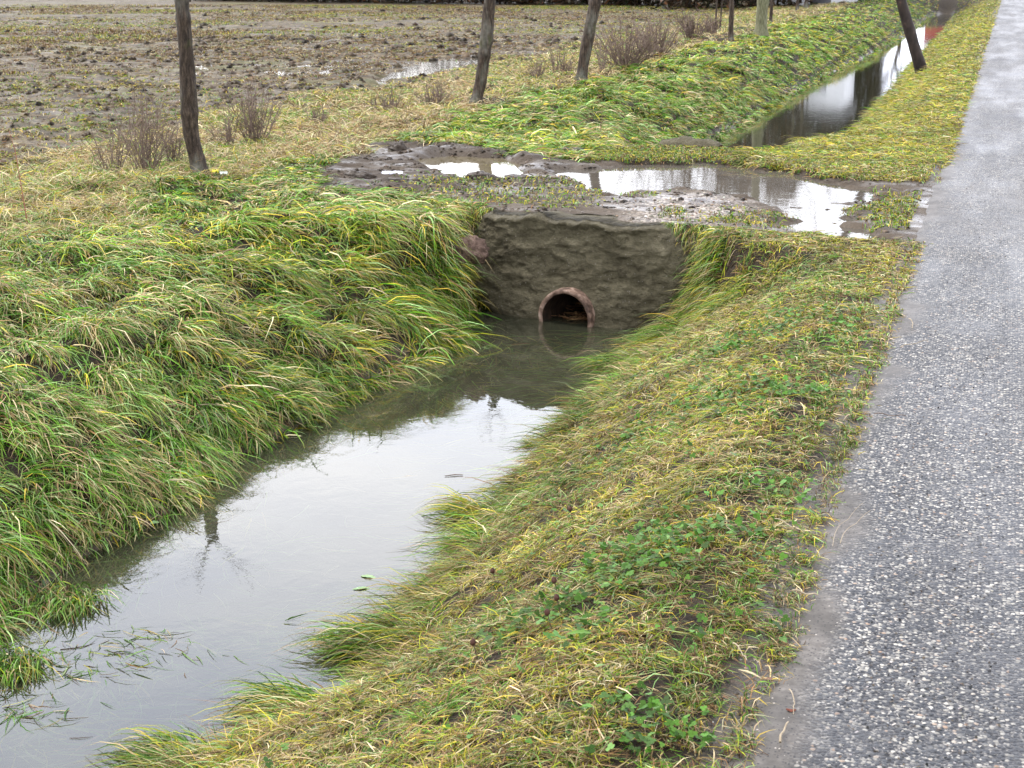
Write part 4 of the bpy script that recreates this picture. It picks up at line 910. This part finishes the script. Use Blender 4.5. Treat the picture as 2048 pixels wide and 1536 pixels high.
leaf(1540, 1358, 36, 14, -5, (.20, .12, .08), 'pinkish brown dry leaf on the silt below the verge', z=.006, grp='dry leaves at the road edge')

# twigs and straws at the road edge
def twig(px, py, qx, qy, thick, lb, colm, z=.012):
    p = np.array([*at(px, py), z]); q = np.array([*at(qx, qy), z]); d = q - p; nrm = np.array([-d[1], d[0], 0]); 
    pts = [p + d * t + nrm * .10 * math.sin(t * 3.1) * (.6 if t < .6 else .3) + np.array([0, 0, .004 * math.sin(t * 9)]) for t in np.linspace(0, 1, 9)]
    V, F = tube(pts, np.linspace(thick * .5, thick * .28, 9), 6, .2, 5); o = make_mesh('twig', rel(V, p), F, smooth=True, mat=colm); o.location = p
    return tag(o, lb, 'twig', 'twigs and straws along the road edge')
MST = m_noise('pale_straw', [(.3, (.18, .14, .09)), (.7, (.36, .30, .21))], 30, rough=.6)
MTW2 = m_noise('brown_twig', [(.3, (.07, .045, .03)), (.7, (.16, .11, .08))], 30, rough=.6)
twig(1800, 700, 1856, 686, .004, 'curved pale twig reaching onto the asphalt, topmost of the long ones', MST)
twig(1748, 834, 1812, 839, .0035, 'straight brown twig lying across the silt', MTW2)
twig(1680, 1095, 1740, 1030, .0025, 'long thin straw slanting over the silt', MST)
twig(1665, 1100, 1725, 1015, .002, 'second thin straw parallel to the long slanting one', MST)
twig(1584, 1190, 1636, 1200, .006, 'pale flat straw at the edge of the verge', MST)
twig(1817, 642, 1824, 662, .005, 'short pale straw standing out by the asphalt edge', MST)
twig(1578, 1388, 1586, 1440, .003, 'upright pale straw beside the reddish leaf', MST)
twig(1464, 1325, 1492, 1362, .0035, 'bent white straw on the lower verge', MST, .05)
twig(1560, 1495, 1576, 1455, .006, 'short broad straw near the lower edge', MST)
twig(1548, 1070, 1600, 1095, .003, 'pale stalk lying in the verge grass', MST, .05)
twig(1590, 935, 1635, 946, .003, 'long pale stalk in the verge near the road', MST, .05)
twig(890, 953, 925, 951, .004, 'small dark stick floating in the water', MTW2, WL + .004) if False else None
p = at(890, 953, WL); q = at(926, 951, WL)
V, F = tube([(p[0], p[1], WL + .003), ((p[0] + q[0]) / 2, (p[1] + q[1]) / 2 + .004, WL + .005), (q[0], q[1], WL + .003)], [.0015, .0025, .0015], 6)
o = make_mesh('stick', rel(V, (p[0], p[1], WL)), F, smooth=True, mat=MTW2); o.location = (p[0], p[1], WL); tag(o, 'small brown stick floating in the open water', 'stick')

# litter: crumpled foil on the left bank, yellow and white scrap by the tree
def crumple(px, py, wpx, hpx, cols, lb, seed, name, zoff=.05):
    zz = 0
    for _ in range(4):
        bx, by = at(px, py, zz); zz = float(hs(np.array([bx]), np.array([by]))[0]) + zoff
    k = math.hypot(bx, by) / FPX; nu, nv = 18, 9; u, v = np.meshgrid(np.linspace(-1, 1, nu), np.linspace(-1, 1, nv), indexing='ij'); rs = np.random.default_rng(seed)
    zr = rs.normal(0, .0035, u.shape); xx = u * wpx * k / 2 + rs.normal(0, .002, u.shape); yy = v * hpx * k * .9 + rs.normal(0, .002, u.shape) + .01 * np.sin(u * 4)
    V = np.stack([xx * math.cos(YAW) - yy * math.sin(YAW), xx * math.sin(YAW) + yy * math.cos(YAW), zr + .012 * (1 - v ** 2)], -1).reshape(-1, 3)
    ci = rs.choice(len(cols), u.size, p=[1 / len(cols)] * len(cols)); f = grid_faces(nu, nv)
    V = np.concatenate([V, V - np.array([[0, 0, .0006]])]); cc = np.array(cols)[ci]
    t = NT(name + '_foil'); m_ = t.done(t.pbsdf(Base_Color=t.attr('col', 'Color'), Roughness=.3))
    o = make_mesh(name, V, np.concatenate([f, f[:, ::-1] + nu * nv]), col=np.concatenate([cc, cc]), mat=m_); o.location = (bx, by, zz)
    return tag(o, lb, 'litter')
crumple(790, 603, 42, 9, [(.75, .76, .8), (.55, .56, .66), (.25, .25, .45), (.8, .8, .8)], 'crumpled silver and violet wrapper on the left bank', 1, 'wrapper')
crumple(430, 343, 16, 4, [(.75, .62, .03), (.8, .7, .05)], 'bright yellow scrap at the foot of the nearest tree', 2, 'plastic_scrap', .06)
crumple(447, 347, 16, 4, [(.7, .75, .7), (.6, .68, .6)], 'white scrap beside the yellow one at the tree foot', 3, 'plastic_scrap', .06)
# brown seed heads in the verge
MSD = m_noise('seed_head', [(.3, (.03, .014, .010)), (.7, (.09, .04, .028))], 60, rough=.7, bstr=1, bdist=.004)
for i, (px, py, lb) in enumerate([(1140, 1010, 'dark seed head highest on the verge, on a thin stalk'), (985, 1130, 'red brown seed head near the water side'), (1108, 1160, 'dark seed head in the clover patch'),
        (1113, 1195, 'ragged dark seed head below the clover patch'), (1094, 1224, 'round dark seed head, lowest of the close group'), (946, 1284, 'oval brown seed head lying by the right bank')]):
    zz = 0
    for _ in range(4):
        bx, by = at(px, py, zz); zz = float(hs(np.array([bx]), np.array([by]))[0]) + .07
    u, v = np.meshgrid(np.linspace(0, 2 * np.pi, 14), np.linspace(0, np.pi, 9), indexing='ij'); r = .0075 * (1 + .25 * (fbm(u * 3, v * 3, 2, i) - .5) * 2)
    root = empty('seed_head', (bx, by, zz)); tag(root, lb, 'seed head', 'brown seed heads in the verge')
    make_mesh('head', np.stack([r * np.cos(u) * np.sin(v), r * np.sin(u) * np.sin(v), 1.25 * r * np.cos(v)], -1).reshape(-1, 3), grid_faces(14, 9), smooth=True, mat=MSD, parent=root)
    V, F = tube([(0, 0, 0), (.008, .004, -.035), (.02, .008, -.08)], [.0016, .0016, .0018], 5); make_mesh('stalk', V, F, mat=MTW2, parent=root)
# washed-in leaves and straw inside the pipe
dn = 420; du = rng.uniform(-.13, .13, dn); dd = rng.uniform(.1, 1.5, dn); ddx = PC[0] + du * ex[0] + dd * back[0]; ddy = PC[1] + du * ex[1] + dd * back[1]
dz = WL + .01 + rng.random(dn) * .035 * (dd > .25) + .02 * np.sin(dd * 4) ** 2
def flat_bits(name, x, y, z, az, L, wd, col):
    dx = np.cos(az) * L / 2; dy = np.sin(az) * L / 2; wx = -np.sin(az) * wd / 2; wy = np.cos(az) * wd / 2; k = rng.normal(0, .0008, len(x))
    V = np.stack([np.stack([x - dx - wx, y - dy - wy, z - k], -1), np.stack([x + dx - wx, y + dy - wy, z + k], -1), np.stack([x + dx + wx, y + dy + wy, z + k], -1), np.stack([x - dx + wx, y - dy + wy, z - k], -1)], 1).reshape(-1, 3)
    return make_mesh(name, V, np.arange(len(x))[:, None] * 4 + np.arange(4)[None], col=np.repeat(col, 4, 0), mat=MB)
o = flat_bits('pipe_debris', ddx, ddy, dz, rng.normal(0, .5, dn), rng.uniform(.03, .12, dn), rng.uniform(.004, .014, dn), pal(dn, [(.30, .15, .06), (.42, .26, .12), (.14, .07, .04)], [1, 1, 1]))
tag(o, 'orange brown leaf and straw debris washed into the pipe mouth', 'debris', kind='stuff')
# fine grit on the silt strip and crossing
gn = 5200; gx_ = rng.uniform(-.5, .1, gn); gy_ = 2.4 + 10 * rng.random(gn) ** 1.5; gz = np.maximum(hs(gx_, gy_), np.where(gx_ > -.24, .003, -1)) + .001
o = flat_bits('grit', gx_, gy_, gz, rng.uniform(0, 6.28, gn), rng.uniform(.003, .009, gn), rng.uniform(.002, .006, gn), pal(gn, [(.03, .03, .03), (.10, .08, .06), (.35, .33, .3)], [1.4, 1, .5]))
tag(o, 'fine dark grit and crumbs on the silty edge of the road', 'grit', kind='stuff')
print('SCENE', len(S.objects))
